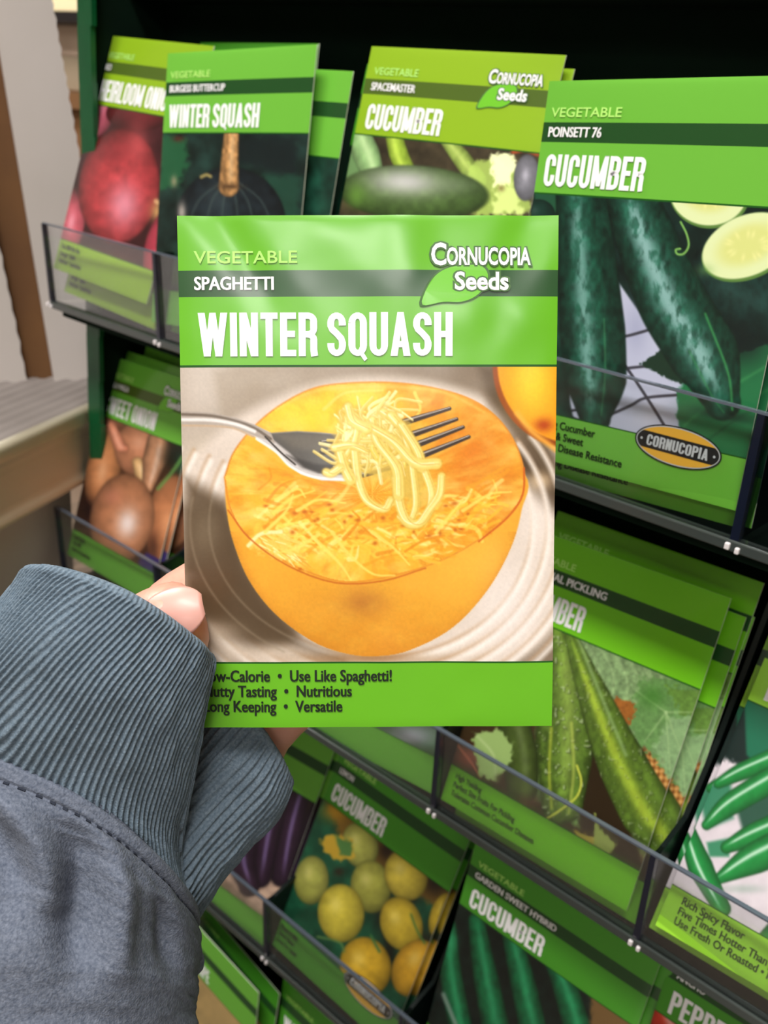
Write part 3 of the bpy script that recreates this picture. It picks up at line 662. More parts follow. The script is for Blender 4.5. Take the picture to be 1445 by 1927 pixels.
def art_tan_onion(s):
    s.C[:] = (66, 40, 28); s.grain(.3, 20)
    s.glow(220, 790, 40, 26, (150, 100, 76), op=.8); s.ball(196, 880, 34, 84, (206, 136, 88), 8, (240, 190, 150), .5, (0, .1), .45, 3); s.ball(270, 845, 52, 54, (196, 130, 96), 0, (226, 176, 150), .4, (-.1, -.2), .5, 3)
    s.tube([(212, 800), (228, 838), (238, 844)], [9, 12, 8], (206, 130, 100), (236, 180, 160), .5, 0, .4, .5); s.tube([(262, 870), (275, 900), (268, 930)], [10, 20, 10], (222, 176, 120), (244, 214, 170), .6, 0, .4, .5)
    s.tube([(300, 830), (292, 870), (280, 920)], [20, 22, 10], (196, 140, 104), hs=.3)
    s.glow(168, 960, 22, 30, (34, 18, 18), op=.95); s.glow(335, 860, 30, 40, (14, 24, 20), op=.97); s.glow(348, 880, 16, 30, (30, 90, 60), op=.8)
    s.ball(322, 985, 44, 92, (206, 132, 88), 6, (236, 176, 130), .4, (-.1, 0), .5, 3); s.glow(290, 1030, 14, 40, (50, 26, 22), op=.7)
    s.line([(300, 920), (325, 890), (345, 860)], 6, (90, 140, 70), 2.5, .85)
    s.ball(232, 975, 60, 84, (208, 138, 98), 10, (244, 232, 232), .85, (.2, .1), .45, 2.5, pw=10); s.glow(215, 935, 24, 20, (186, 116, 96), op=.5)
    s.poly([(262, 1056), (278, 1040), (330, 1068), (330, 1110), (262, 1085)], (48, 38, 92), 3); s.glow(240, 1062, 30, 10, (150, 70, 40), op=.5)
def art_pickling(s):
    s.C[:] = (90, 118, 62); s.grain(.45, 16)
    s.poly([(1085, 1195), (1330, 1280), (1330, 1460), (1180, 1400), (1120, 1300)], (118, 146, 98), 5, 1, rag=8); s.grain(.22, 7, 3)
    for k in range(9):
        x = 1100 + k * 26; s.line([(x, 1200 + k * 9), (x + 30, 1260 + k * 10), (x + 22, 1340 + k * 8)], 4, (158, 186, 130), 3, .45)
    s.poly([(1150, 1310), (1205, 1325), (1195, 1370), (1165, 1360)], (150, 92, 40), 3, 1, rag=7); s.poly([(1185, 1400), (1260, 1420), (1310, 1470), (1310, 1600), (1240, 1600), (1200, 1500)], (176, 122, 60), 4, 1, rag=6)
    w = (np.sin((s.X + s.Y) / 3.4) * np.sin((s.X - s.Y * .7) / 3.6)); d = s.sd([(1185, 1400), (1260, 1420), (1310, 1470), (1310, 1600), (1240, 1600), (1200, 1500)])
    s.mix(.75 * (d < -1) * np.clip(w, 0, 1), (226, 182, 118)); s.mix(.75 * (d < -1) * np.clip(-w, 0, 1), (90, 50, 24))
    s.glow(1205, 1410, 18, 10, (70, 34, 20), op=.9)
    s.poly([(1205, 1280), (1290, 1275), (1340, 1330), (1320, 1420), (1290, 1480), (1262, 1462), (1240, 1430), (1200, 1400), (1190, 1370)], (98, 138, 78), 3, 1, rag=13, rs=8); s.poly([(1250, 1290), (1345, 1300), (1345, 1352), (1290, 1350)], (92, 128, 52), 4, .9, rag=12, rs=8); s.poly([(1262, 1350), (1345, 1345), (1300, 1480), (1262, 1465), (1230, 1410)], (128, 160, 112), 5, .9, rag=12, rs=6); s.grain(.16, 6, 9)
    for a in ((1200, 1300), (1330, 1340), (1300, 1460), (1262, 1450), (1215, 1395)): s.line([(1255, 1340), a], 3, (170, 200, 140), 3, .6, 1)
    s.glow(1230, 1310, 30, 26, (60, 116, 40), op=.7); s.glow(1280, 1390, 40, 30, (136, 172, 116), op=.5)
    # lower left
    s.poly([(820, 1360), (1010, 1350), (1010, 1500), (1200, 1640), (1100, 1640), (820, 1480)], (58, 44, 26), 6, 1, rag=6)
    s.tube([(965, 1340), (980, 1420), (985, 1480)], [28, 34, 30], (72, 92, 36), hs=.1); s.glow(885, 1425, 36, 26, (120, 62, 48), op=.95); s.line([(860, 1400), (885, 1430), (905, 1462)], 4, (170, 96, 70), 2, .8)
    s.poly([(892, 1380), (940, 1372), (968, 1400), (960, 1440), (935, 1470), (905, 1460), (895, 1420)], (150, 180, 106), 3, 1, rag=8, rs=8); s.line([(900, 1385), (930, 1420), (935, 1465)], 4, (190, 210, 150), 3, .6); s.glow(940, 1463, 8, 8, (60, 60, 30), op=.9)
    s.glow(985, 1510, 30, 16, (110, 74, 50), op=.6); s.glow(1180, 1618, 44, 22, (120, 66, 44), op=.95); s.glow(1110, 1600, 36, 14, (96, 60, 40), op=.6)
    s.poly([(1090, 1380), (1130, 1430), (1190, 1560), (1215, 1640), (1090, 1640)], (46, 34, 20), 6, 1, rag=5)
    # two fruits
    s.tube([(1052, 1180), (1065, 1290), (1066, 1400), (1060, 1510)], [36, 50, 56, 40], (92, 124, 44), (178, 196, 100), .35, -.1, .3, .42, 2.5, .3, 8, ribs=9, wart=.6)
    s.line([(1040, 1370), (1036, 1450), (1040, 1520)], 5, (176, 190, 60), 3, .7); s.line([(1078, 1360), (1082, 1450), (1072, 1530)], 5, (190, 204, 90), 3, .6)
    s.tube([(1078, 1200), (1120, 1310), (1170, 1430), (1222, 1530), (1262, 1580)], [12, 30, 46, 52, 30], (98, 130, 46), (196, 212, 60), .5, .1, .25, .42, 2.5, .25, 8, ribs=8, wart=.35)
    s.line([(1092, 1205), (1130, 1300), (1180, 1420)], 6, (150, 182, 120), 4, .6)
    s.line([(1088, 1440), (1096, 1470), (1086, 1500), (1050, 1528), (1030, 1540)], 4, (206, 212, 80), 1.6, .9)
    s.poly([(1080, 1560), (1120, 1575), (1150, 1605), (1120, 1612), (1095, 1590)], (196, 178, 70), 3, .9, rag=4); s.poly([(1122, 1530), (1132, 1560), (1162, 1590), (1140, 1612), (1118, 1590)], (150, 170, 84), 2.5, .9, rag=4)
def art_chilli(s):
    s.C[:] = (216, 206, 214); s.grain(.05, 20)
    s.poly([(1370, 1180), (1460, 1300), (1460, 1420), (1400, 1440), (1330, 1420)], (24, 40, 38), 6, 1, rag=6)
    s.poly([(1400, 1310), (1520, 1300), (1560, 1440), (1455, 1470), (1405, 1420)], (30, 106, 78), 4, 1); s.poly([(1310, 1480), (1375, 1470), (1380, 1540), (1330, 1560)], (40, 120, 84), 6, .9)
    s.poly([(1380, 1500), (1480, 1480), (1500, 1560), (1400, 1570)], (26, 70, 52), 6, .9)
    s.poly([(1330, 1585), (1380, 1575), (1372, 1612), (1335, 1612)], (44, 128, 88), 4, .9)
    pep = [([(1352, 1474), (1400, 1450), (1500, 1408)], [10, 17, 20]), ([(1330, 1552), (1380, 1510), (1500, 1440)], [10, 22, 26]), ([(1368, 1594), (1420, 1570), (1540, 1520)], [12, 22, 26]), ([(1350, 1655), (1420, 1615), (1540, 1560)], [10, 30, 36]), ([(1296, 1570), (1318, 1630), (1360, 1710)], [16, 24, 16]), ([(1440, 1780), (1500, 1720)], [24, 30])]
    for P, R in pep: s.tube(P, R, (34, 142, 66), (226, 244, 232), .8, -.3 if R[0] < 15 else .15, .14, .45, 2, .08)
    s.glow(1400, 1672, 50, 10, (150, 170, 160), op=.6)
def art_eggplant(s):
    s.C[:] = (50, 34, 34); s.poly([(330, 1590), (560, 1590), (640, 1800), (300, 1760)], (186, 156, 136), 12, 1, rag=10); s.grain(.16, 9)
    for P, R in (([(640, 1480), (600, 1560), (568, 1640)], [34, 32, 22]), ([(570, 1470), (545, 1560), (530, 1650)], [22, 24, 20]), ([(530, 1460), (505, 1560), (490, 1650)], [24, 26, 22]), ([(480, 1500), (455, 1600), (470, 1668)], [30, 30, 20])):
        s.tube(P, R, (44, 26, 44), (150, 130, 190), .55, -.15, .16, .35, 3)
    s.glow(400, 1680, 60, 40, (150, 116, 96), op=.6)
def art_lemon_cucumber(s):
    s.C[:] = (22, 70, 48); s.grain(.35, 20)
    s.poly([(610, 1490), (700, 1530), (900, 1670), (900, 1760), (780, 1680), (650, 1600)], (120, 84, 30), 8, .9, rag=6); s.glow(635, 1525, 34, 24, (176, 134, 36), op=.95); s.glow(730, 1600, 24, 26, (34, 22, 16), op=.9); s.glow(820, 1660, 30, 34, (30, 22, 18), op=.9)
    s.glow(725, 1700, 26, 70, (24, 22, 18), op=.95); s.glow(775, 1690, 20, 20, (28, 24, 18), op=.9); s.glow(735, 1790, 20, 70, (20, 22, 16), op=.95); s.glow(800, 1770, 40, 30, (30, 26, 18), op=.9)
    Y = (214, 192, 70); YG = (178, 180, 84)
    for cx, cy, rx, ry, a, c in ((680, 1590, 34, 44, -14, YG), (588, 1656, 33, 46, 4, YG), (700, 1668, 38, 50, -6, (170, 170, 72)), (766, 1646, 40, 49, -14, Y), (832, 1722, 22, 44, 18, (206, 176, 50)), (757, 1738, 39, 52, -16, (220, 190, 58)), (644, 1718, 44, 55, -4, (226, 208, 72)), (782, 1822, 42, 56, 24, (226, 172, 48)), (690, 1818, 48, 56, -14, (232, 186, 50))):
        s.ball(cx, cy, rx, ry, c, a, (238, 226, 150), .35, (-.2, -.3), .42, 2.2, .12)
    s.poly([(628, 1570), (665, 1580), (672, 1612), (640, 1620), (612, 1600), (604, 1580)], (190, 150, 44), 3, .9, rag=6, rs=7); s.poly([(632, 1572), (664, 1584), (664, 1612), (642, 1608)], (70, 110, 56), 3, 1, rag=4)
    s.glow(640, 1640, 14, 12, (40, 30, 20), op=.9); s.line([(600, 1762), (640, 1772), (650, 1790)], 4, (96, 130, 70), 2, .8); s.line([(775, 1720), (786, 1750), (800, 1775)], 4, (70, 110, 50), 2, .9); s.line([(700, 1760), (716, 1790)], 5, (60, 110, 60), 2, .9)
    s.line([(820, 1750), (836, 1700), (850, 1690)], 3, (90, 80, 20), 2, .7)
def art_green_fruit(s):
    s.C[:] = (16, 28, 24); s.grain(.4, 14)
    for P, R in (([(846, 1740), (850, 1830), (880, 1990)], [14, 22, 24]), ([(898, 1730), (915, 1830), (950, 2000)], [16, 24, 28]), ([(960, 1745), (985, 1840), (1020, 2000)], [16, 24, 28]), ([(1035, 1790), (1070, 1870), (1110, 2010)], [14, 24, 28])):
        s.tube(P, R, (20, 112, 66), (70, 190, 130), .5, -.1, .3, .3, 3, .25)
    s.glow(852, 1770, 14, 26, (60, 180, 120), op=.6); s.line([(836, 1870), (870, 1950)], 8, (150, 170, 160), 4, .8)
    s.poly([(1110, 1860), (1210, 1920), (1180, 2100), (1120, 2000)], (120, 92, 54), 6, 1, rag=8, rs=8)
def art_red_pepper(s):
    s.C[:] = (60, 34, 20); s.grain(.5, 10); s.glow(1240, 1910, 40, 40, (180, 60, 30), op=.9); s.tube([(1240, 1900), (1300, 2000)], [30, 30], (190, 50, 30))
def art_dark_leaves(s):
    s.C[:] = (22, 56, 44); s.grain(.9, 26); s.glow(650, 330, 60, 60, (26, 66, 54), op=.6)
def art_pale_root(s):
    s.C[:] = (60, 96, 66); s.grain(.3, 20); s.glow(770, 1385, 60, 26, (176, 176, 190), op=.95); s.glow(700, 1330, 120, 60, (120, 130, 120), op=.6)
def art_squash_tan(s):
    s.C[:] = (178, 150, 96); s.grain(.15, 14); s.glow(430, 1900, 60, 80, (196, 166, 110), op=.6)

# ------------------------------------------------------------------ the setting
RW, RS, BD = 0.0925, 0.15331, 0.0386            # pocket pitch, row pitch, pocket front height
M['floor'] = mat('store_floor', (150, 142, 132), 0.5, mottle=(6, .2, (168, 160, 150)))
M['ceil'] = mat('ceiling_tile', (226, 224, 220), 0.8, mottle=(40, .3, (214, 212, 208)))
M['wallm'] = mat('store_wall', (196, 186, 172), 0.8, mottle=(5, .3, (186, 176, 164)))
tag(MB().box((-4, -5, FLOORZ - .05), (4, 3, FLOORZ)).build('floor', M['floor']), kind='structure')
tag(MB().box((-4, -5, CEIL), (4, 3, CEIL + .05)).build('ceiling', M['ceil']), kind='structure')
tag(MB().box((-4, 2.95, FLOORZ), (4, 3, CEIL)).build('wall_back', M['wallm']), kind='structure')
tag(MB().box((-4.05, -5, FLOORZ), (-4, 3, CEIL)).build('wall_left', M['wallm']), kind='structure')
tag(MB().box((4, -5, FLOORZ), (4.05, 3, CEIL)).build('wall_right', M['wallm']), kind='structure')
tag(MB().box((-4, -5.05, FLOORZ), (4, -5, CEIL)).build('wall_front', M['wallm']), kind='structure')
M['lampframe'] = mat('lamp_frame', (230, 230, 228), 0.4)
M['lampon'] = mat('lamp_diffuser', (255, 250, 240), 0.5, emit=3.0)

# ------------------------------------------------------------------ display rack
M['rack'] = mat('rack_dark_green', (0, 24, 11), 0.85, spec=.15, mottle=(60, .25, (1, 20, 9)))  # dark green, taken near black so the colour holds the recess shade
M['flange'] = mat('rack_green_lit_edge', (4, 84, 44), 0.35, mottle=(30, .3, (3, 62, 34)), bump=(120, .2, .0006))  # rack green painted lighter, the light on the front edge is in the colour
rack = empty('display_rack', (0.28, 0.04, FLOORZ)); tag(rack, 'tall dark green seed display rack standing on the floor', 'display rack')
RX1 = 0.60; TOP = 0.34
keep(MB().box((0.004, .072, FLOORZ), (RX1, .080, TOP)).build('back_panel', M['rack']), rack)
keep(MB().box((0.0, .0262, FLOORZ), (.004, .080, TOP)).build('side_panel', M['rack']), rack)
fl = MB()
for k in range(60):    # the folded front edge of the side, slightly wavy
    z0 = FLOORZ + (TOP - FLOORZ) * k / 60; z1 = FLOORZ + (TOP - FLOORZ) * (k + 1) / 60
    w = .0008 * math.sin(k * 1.9)
    fl.box((-.0012 + w * .3, .0235, z0), (.0105 + w, .0262, z1))
tag(keep(fl.build('edge_flange', M['flange']), rack), 'folded edge of the rack side, painted brighter green as if lit')
keep(MB().box((RX1 - .004, .0262, FLOORZ), (RX1, .080, TOP)).build('side_panel', M['rack']), rack)
for r in range(0, 5):
    z = -RS * r - BD - .0075
    keep(MB().box((.004, .0068, z), (RX1 - .004, .072, z + .002)).build('shading_shelf_strip', M['rack']), rack)  # shelf under each tray, carried forward to shade the packets below
keep(MB().box((.004, .049, RS - BD - .0075), (RX1 - .004, .072, RS - BD - .0055)).build('shading_shelf_strip', M['rack']), rack)  # unseen strip above the view, added to shade the recess and rearmost packet

# ------------------------------------------------------------------ clear pocket trays, one per row
def acrylic(name, tint=(250, 251, 251), gl=.30, base=.008):
    m = bpy.data.materials.new(name); m.use_nodes = True; nt = m.node_tree; nt.nodes.remove(nt.nodes['Principled BSDF'])
    out = [n for n in nt.nodes if n.type == 'OUTPUT_MATERIAL'][0]
    tr = nt.nodes.new('ShaderNodeBsdfTransparent'); tr.inputs[0].default_value = lin(tint)
    g = nt.nodes.new('ShaderNodeBsdfGlossy'); g.inputs['Roughness'].default_value = .08; g.inputs['Color'].default_value = (.9, .92, .95, 1)
    lw = nt.nodes.new('ShaderNodeFresnel'); lw.inputs['IOR'].default_value = 1.45
    mx = nt.nodes.new('ShaderNodeMixShader'); mu = nt.nodes.new('ShaderNodeMath'); mu.operation = 'MULTIPLY_ADD'; mu.inputs[1].default_value = gl; mu.inputs[2].default_value = base
    nt.links.new(lw.outputs[0], mu.inputs[0]); nt.links.new(mu.outputs[0], mx.inputs[0]); nt.links.new(tr.outputs[0], mx.inputs[1]); nt.links.new(g.outputs[0], mx.inputs[2]); nt.links.new(mx.outputs[0], out.inputs['Surface'])
    return m
M['clear'] = acrylic('clear_acrylic'); M['smoke'] = acrylic('acrylic_seen_edgewise', (150, 164, 166))
M['fin'] = mat('dark_partition_plastic', (8, 20, 18), 0.35, spec=.4)
M['navy'] = mat('acrylic_cut_edge_dark', (18, 24, 42), 0.2, coat=.5)
M['rim'] = mat('acrylic_rim_edge', (84, 92, 104), 0.2, coat=.6)
M['lip'] = mat('acrylic_bottom_lip', (58, 64, 62), 0.22, coat=.6)
M['nub'] = mat('acrylic_bright_foot', (226, 220, 222), 0.15, coat=.8)
ROWN = {-1: 'clear acrylic pocket tray above the top row of visible packets', 0: 'top clear acrylic pocket tray holding the red onion and long cucumber packets',
        1: 'second clear acrylic pocket tray, holding the tan onion and pickling cucumber packets', 2: 'third clear acrylic pocket tray, holding the round yellow cucumber packet', 3: 'lowest clear acrylic pocket tray, mostly below the frame'}
def yf(z): return -0.0 + (.0028 * (-z / BD))
for r in range(0, 4):
    z0 = -RS * r; t = empty('pocket_tray', (RX1 / 2, 0.02, z0 - BD)); tag(t, ROWN[r], 'pocket tray', 'clear pocket trays on the rack')
    N = 6; x0, x1 = 0.0, N * RW
    p = MB().hexa([(x0, .0028, z0 - BD), (x1, .0028, z0 - BD), (x1, .0040, z0 - BD), (x0, .0040, z0 - BD), (x0, 0, z0), (x1, 0, z0), (x1, .0012, z0), (x0, .0012, z0)])
    keep(p.build('front_panel', M['clear']), t)
    keep(MB().box((x0, -.0004, z0), (x1, .0014, z0 + .0007)).build('rim_edge', M['rim'], None, False), t)
    keep(MB().box((x0, .0018, z0 - BD - .0035), (x1, .0062, z0 - BD)).build('bottom_lip', M['lip'], None, False, .0005), t)
    keep(MB().box((x0 + .004, .0062, z0 - BD - .0022), (x1, .060, z0 - BD - .0010)).build('tray_floor', M['clear']), t)
    for c in range(N + 1):
        x = c * RW
        if r > 0 and 0 < c < N:      # the dark stepped partition standing behind each divider
            yz = [(.0060, -.0350), (.0030, -.0010), (.0215, .0040), (.0350, .0300), (.0460, .0600), (.0570, .0900), (.0700, .1050), (.0700, -.0380)]
            keep(MB().prism([(x - .0009, y, z0 + z) for y, z in yz], (.0018, 0, 0)).build('partition', M['fin']), t)
        keep(MB().prism([(x - .0007, .0016, z0), (x - .0007, .024 if c == 0 else .058, z0 - .001), (x - .0007, .024 if c == 0 else .060, z0 - BD), (x - .0007, .0045, z0 - BD)], (.0014, 0, 0)).build('divider', M['smoke' if c else 'clear']), t)
        w = .0013 if c else .0009
        e = MB().hexa([(x - w, .0024, z0 - BD), (x + w, .0024, z0 - BD), (x + w, .0052, z0 - BD), (x - w, .0052, z0 - BD), (x - w * .8, -.0005, z0), (x + w * .8, -.0005, z0), (x + w * .8, .0020, z0), (x - w * .8, .0020, z0)])
        keep(e.build('divider_edge', M['navy'], None, False), t)
        f = MB().box((x - .0020, .0008, z0 - BD - .0030), (x - .0004, .0030, z0 - BD - .0008)).box((x + .0012, .0008, z0 - BD - .0034), (x + .0026, .0030, z0 - BD - .0014))
        keep(f.build('divider_foot', M['nub'], None, False, .0004), t)

# ------------------------------------------------------------------ seed packets
def uv_of(sheet, x, y):
    H = homog(sheet); u, v = .5, .5
    for _ in range(30):
        a = np.array(H(u, v)); b = np.array(H(u + 1e-4, v)); c = np.array(H(u, v + 1e-4)); J = np.stack([(b - a) / 1e-4, (c - a) / 1e-4], 1)
        d = np.linalg.solve(J, np.array([x, y]) - a); u += d[0]; v += d[1]
    return u, v
SHE = {
 'hero': ([0.3387, -0.1162, -0.0652, 0.7185, 0.2986, -0.0912], [[333, 406], [1051, 405], [1037, 1365], [354, 1369]]),
 'onion': ([0.0387, 0.0059, -0.0241, -0.0275, 0.2878, 0.03], [[207, 68], [403, 87], [276, 573], [102, 505]]),
 'buttercup': ([0.1253, 0.01, -0.0296, 0.0928, 0.1564, -0.0829], [[317, 101], [598, 84], [546, 647], [286, 606]]),
 'squashC': ([0.1309, 0.014, -0.0351, 0.1204, 0.1838, -0.0173], [[374, 120], [665, 134], [577, 687], [310, 620]]),
 'squashD': ([0.2112, 0.036, -0.0285, 0.001, 0.2306, -0.017], [[733, 123], [1066, 135], [915, 735], [618, 652]]),
 'darkA0': ([0.0898, 0.050, -0.0262, -0.042, 0.0787, -0.0184], [[363, 67], [589, 68], [537, 596], [334, 539]]),
 'spacemaster': ([0.2167, 0.0261, -0.0238, 0.0976, 0.2145, -0.0063], [[700, 87], [1066, 104], [921, 725], [593, 641]]),
 'poinsett': ([0.3259, 0.0042, -0.0328, -0.0278, 0.0924, -0.0667], [[1035, 153], [1557, 140], [1385, 960], [940, 840]]),
 'sweetonion': ([0.0421, 0.0048, -0.1819, -0.0613, 0.308, -0.062], [[212, 670], [381, 723], [282, 1135], [127, 1043]]),
 'pickling': ([0.3216, 0.0047, -0.1863, -0.0246, 0.3307, -0.039], [[989, 988], [1377, 1126], [1179, 1714], [830, 1503]]),
 'serrano': ([0.418, 0.0044, -0.1819, 0.0841, 0.4276, 0.0359], [[1477, 1145], [2029, 1356], [1735, 2041], [1233, 1741]]),
 'lemoncuc': ([0.2258, 0.0059, -0.3402, -0.0099, 0.3808, 0.0186], [[650, 1392], [894, 1557], [729, 1975], [508, 1772]]),
 'garden': ([0.3266, 0.0103, -0.3296, 0.0472, 0.1071, 0.0456], [[897, 1580], [1245, 1808], [1095, 2221], [792, 1970]]),
 'pepper': ([0.4201, 0.0083, -0.3196, 0.0125, 0.2109, -0.0192], [[1278, 1757], [1738, 2029], [1532, 2554], [1128, 2232]]),
 'eggplant': ([0.1353, 0.006, -0.3526, 0.0306, 0.4589, -0.0356], [[430, 1289], [634, 1402], [495, 1789], [304, 1643]]),
 'midrow': ([0.2313, 0.006, -0.1927, 0.0191, 0.2442, -0.061], [[631, 887], [930, 980], [815, 1494], [541, 1348]]),
 'lowleft': ([0.1351, 0.006, -0.4999, -0.089, 0.0474, -0.0147], [[331, 1697], [487, 1868], [462, 2154], [317, 1968]]),
 'lowleftB': ([0.1355, 0.016, -0.5007, -0.1043, 0.056, 0.0368], [[371, 1687], [526, 1870], [484, 2141], [343, 1947]]),
 'lowmid': ([0.2266, 0.01, -0.4953, -0.0423, 0.099, -0.0477], [[534, 1840], [742, 2027], [691, 2351], [499, 2145]]),
}
GR = 'seed packets in the rack pockets'
def pk(key, *a, **k):
    p, s = SHE[key]; o = make_packet(p, s, *a, **k); return o
hero = pk('hero', art_spaghetti, 'WINTER SQUASH', 'SPAGHETTI', ['Low-Calorie  •  Use Like Spaghetti!', 'Nutty Tasting  •  Nutritious', 'Long Keeping  •  Versatile'], inks=('gloss', 'glossband'), res=430,
          face=Face(.0020, wave=.0013, seed=2, flap=.0008), label='spaghetti winter squash seed packet held up in the hand in front of the rack', tu=.042, tcap=.083, twid=.672, vw=.272, varw=.208, has_logo=True, ftcap=.0225, fcond=.80)
P = {}
P['onion'] = pk('onion', art_red_onion, 'HEIRLOOM ONION', 'RED', ['Red, Mild Not Hot', 'Storage • Salads', 'Heirloom • Sandwiches'], inks=('olive', 'bandO'), label='red onion seed packet in the leftmost pocket of the top tray, frontmost of its stack', group=GR, twid=.74, tcap=.086)
P['butter'] = pk('buttercup', art_buttercup, 'WINTER SQUASH', 'BURGESS BUTTERCUP', [], label='buttercup winter squash packet with a dark squash and tan stem, above the held packet', group=GR, twid=.64, vw=.29, varw=.40, tu=.036)
P['C'] = pk('squashC', art_dark_leaves, 'WINTER SQUASH', 'BURGESS BUTTERCUP', [], label='green packet with only its blank right strip showing, directly behind the buttercup squash packet', group=GR, twid=.6, res=60)
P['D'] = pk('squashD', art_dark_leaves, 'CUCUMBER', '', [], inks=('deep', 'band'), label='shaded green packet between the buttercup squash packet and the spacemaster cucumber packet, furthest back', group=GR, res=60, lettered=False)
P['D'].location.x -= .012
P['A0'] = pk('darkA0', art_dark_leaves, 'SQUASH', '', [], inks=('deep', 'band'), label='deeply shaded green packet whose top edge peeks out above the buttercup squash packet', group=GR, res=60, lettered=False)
P['space'] = pk('spacemaster', art_cucumber_slices, 'CUCUMBER', 'SPACEMASTER', [], inks=('olive', 'bandO'), label='olive green packet picturing one fat cucumber lying on its side, in the top tray', group=GR, twid=.42, varw=.25, has_logo=True, vw=.25, res=200)
P['poin'] = pk('poinsett', art_long_cucumbers, 'CUCUMBER', 'POINSETT 76', ['Slicing Cucumber', 'Crisp & Sweet', 'Strong Disease Resistance'], label='large cucumber packet picturing two long dark cucumbers and cut slices, right of the held packet', group=GR, twid=.415, vw=.295, varw=.225, tu=.03, res=330, ftcap=.021, fu=.17, fcond=.86, has_badge=(*uv_of(SHE['poinsett'][1], 1277, 840), .165, .052, .03))
P['tan'] = pk('sweetonion', art_tan_onion, 'SWEET ONION', 'WALLA WALLA', ['Large & Juicy', 'Very Mild', 'Great For Sandwiches'], inks=('green2', 'bandO'), label='sweet onion packet picturing tan onions, in the leftmost pocket of the second tray', group=GR, twid=.60, has_logo=True, varw=.24)
P['mid'] = pk('midrow', art_pale_root, 'RADISH', '', ['Garden Favorite', 'Easy To Grow', 'Mild Flavor'], label='packet with a mostly blank green footer showing directly below the held packet', group=GR, res=110)
P['pick'] = pk('pickling', art_pickling, 'CUCUMBER', 'NATIONAL PICKLING', ['High Yielding', 'Perfect Size Fruits For Pickling', 'Tolerates Common Cucumber Diseases'], inks=('green', 'band'), label='pickling cucumber packet with warty fruit and leaves, frontmost of its stack, below the held packet', group=GR, twid=.375, varw=.45, res=280, ftcap=.020, fcond=.72)
P['chil'] = pk('serrano', art_chilli, 'PEPPER', 'SERRANO', ['Rich Spicy Flavor', 'Five Times Hotter Than Jalapeno', 'Use Fresh Or Roasted • No'], inks=('lime', 'band'), label='packet picturing shiny green chilli peppers on white, frontmost of its stack, right edge', group=GR, twid=.32, res=230, ftcap=.023, fcond=.80, fu=.06)
P['lem'] = pk('lemoncuc', art_lemon_cucumber, 'CUCUMBER', 'LEMON', ['Round & Mild', 'Sweet Flavor', 'Great For Salads'], inks=('deep', 'band'), label='cucumber packet picturing round yellow cucumbers, in the third tray', group=GR, twid=.43, res=220, has_badge=(*uv_of(SHE['lemoncuc'][1], 694, 1872), .19, .055, 0.0))
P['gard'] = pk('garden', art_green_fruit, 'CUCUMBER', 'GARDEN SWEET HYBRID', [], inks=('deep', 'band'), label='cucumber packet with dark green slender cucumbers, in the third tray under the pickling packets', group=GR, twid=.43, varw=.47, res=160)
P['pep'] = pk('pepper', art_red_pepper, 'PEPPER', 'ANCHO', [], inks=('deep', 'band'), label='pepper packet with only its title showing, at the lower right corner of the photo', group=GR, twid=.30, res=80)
P['egg'] = pk('eggplant', art_eggplant, 'EGGPLANT', 'LONG PURPLE', [], inks=('green2', 'band'), label='packet picturing glossy dark purple eggplants, below the sweatshirt cuff', group=GR, twid=.42, res=140)
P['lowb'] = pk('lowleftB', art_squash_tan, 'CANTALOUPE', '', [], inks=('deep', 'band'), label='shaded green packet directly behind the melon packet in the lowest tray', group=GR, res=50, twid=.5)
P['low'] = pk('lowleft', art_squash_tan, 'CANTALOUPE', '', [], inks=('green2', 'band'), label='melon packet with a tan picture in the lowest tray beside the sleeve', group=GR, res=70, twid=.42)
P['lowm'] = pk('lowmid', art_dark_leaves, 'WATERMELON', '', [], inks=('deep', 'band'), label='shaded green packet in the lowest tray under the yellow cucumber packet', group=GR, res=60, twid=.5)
def behind(key, dx, dy, dz, dyaw, label):
    c = copy_tree(P[key]); c.location.x += dx; c.location.y += dy; c.location.z += dz; c.rotation_euler = (Matrix.Rotation(dyaw, 4, 'Z') @ c.rotation_euler.to_matrix().to_4x4()).to_euler(); c['label'] = label; return c
behind('onion', .003, .0032, -.0115, -.012, 'red onion seed packet set lower, directly behind the frontmost red onion packet')
behind('onion', .001, .0066, -.0125, .02, 'rearmost red onion seed packet in the leftmost pocket of the top tray')
behind('poin', .0015, .0035, -.0062, .012, 'long cucumber packet directly behind the large front one right of the held packet')
behind('poin', .003, .0070, -.0066, .02, 'rearmost long cucumber packet of the stack right of the held packet')
behind('poin', RW + .004, .002, -.002, .04, 'packet at the right edge in the pocket beside the large long cucumber packet')
behind('space', .002, .0036, -.004, .01, 'olive cucumber packet directly behind the one picturing a fat cucumber on its side')
behind('tan', .003, .0036, .004, -.02, 'tan sweet onion packet directly behind the front one in the second tray')
behind('tan', .020, .0110, .009, .03, 'shaded packet at the back of the leftmost pocket of the second tray')
behind('mid', .002, .0036, -.002, -.02, 'packet directly behind the one with the mostly blank green footer below the held packet')
behind('pick', .0052, .0036, -.0062, -.004, 'pickling cucumber packet second in its stack, shifted right')
behind('pick', .0066, .0072, -.0066, -.012, 'pickling cucumber packet third in its stack, behind and further right')
behind('pick', .0050, .0115, .005, -.03, 'rearmost pickling cucumber packet, its shaded top edge showing highest')
behind('chil', -.003, .0034, -.0055, .0, 'green chilli pepper packet second in its stack at the right edge')
behind('chil', -.002, .0068, -.0092, -.01, 'green chilli pepper packet third in its stack at the right edge')
behind('lem', .002, .0036, -.0015, .02, 'yellow cucumber packet directly behind the front one in the third tray')
behind('gard', .0040, .0036, -.003, .01, 'slender green cucumber packet second in its stack, a sliver showing at its right')
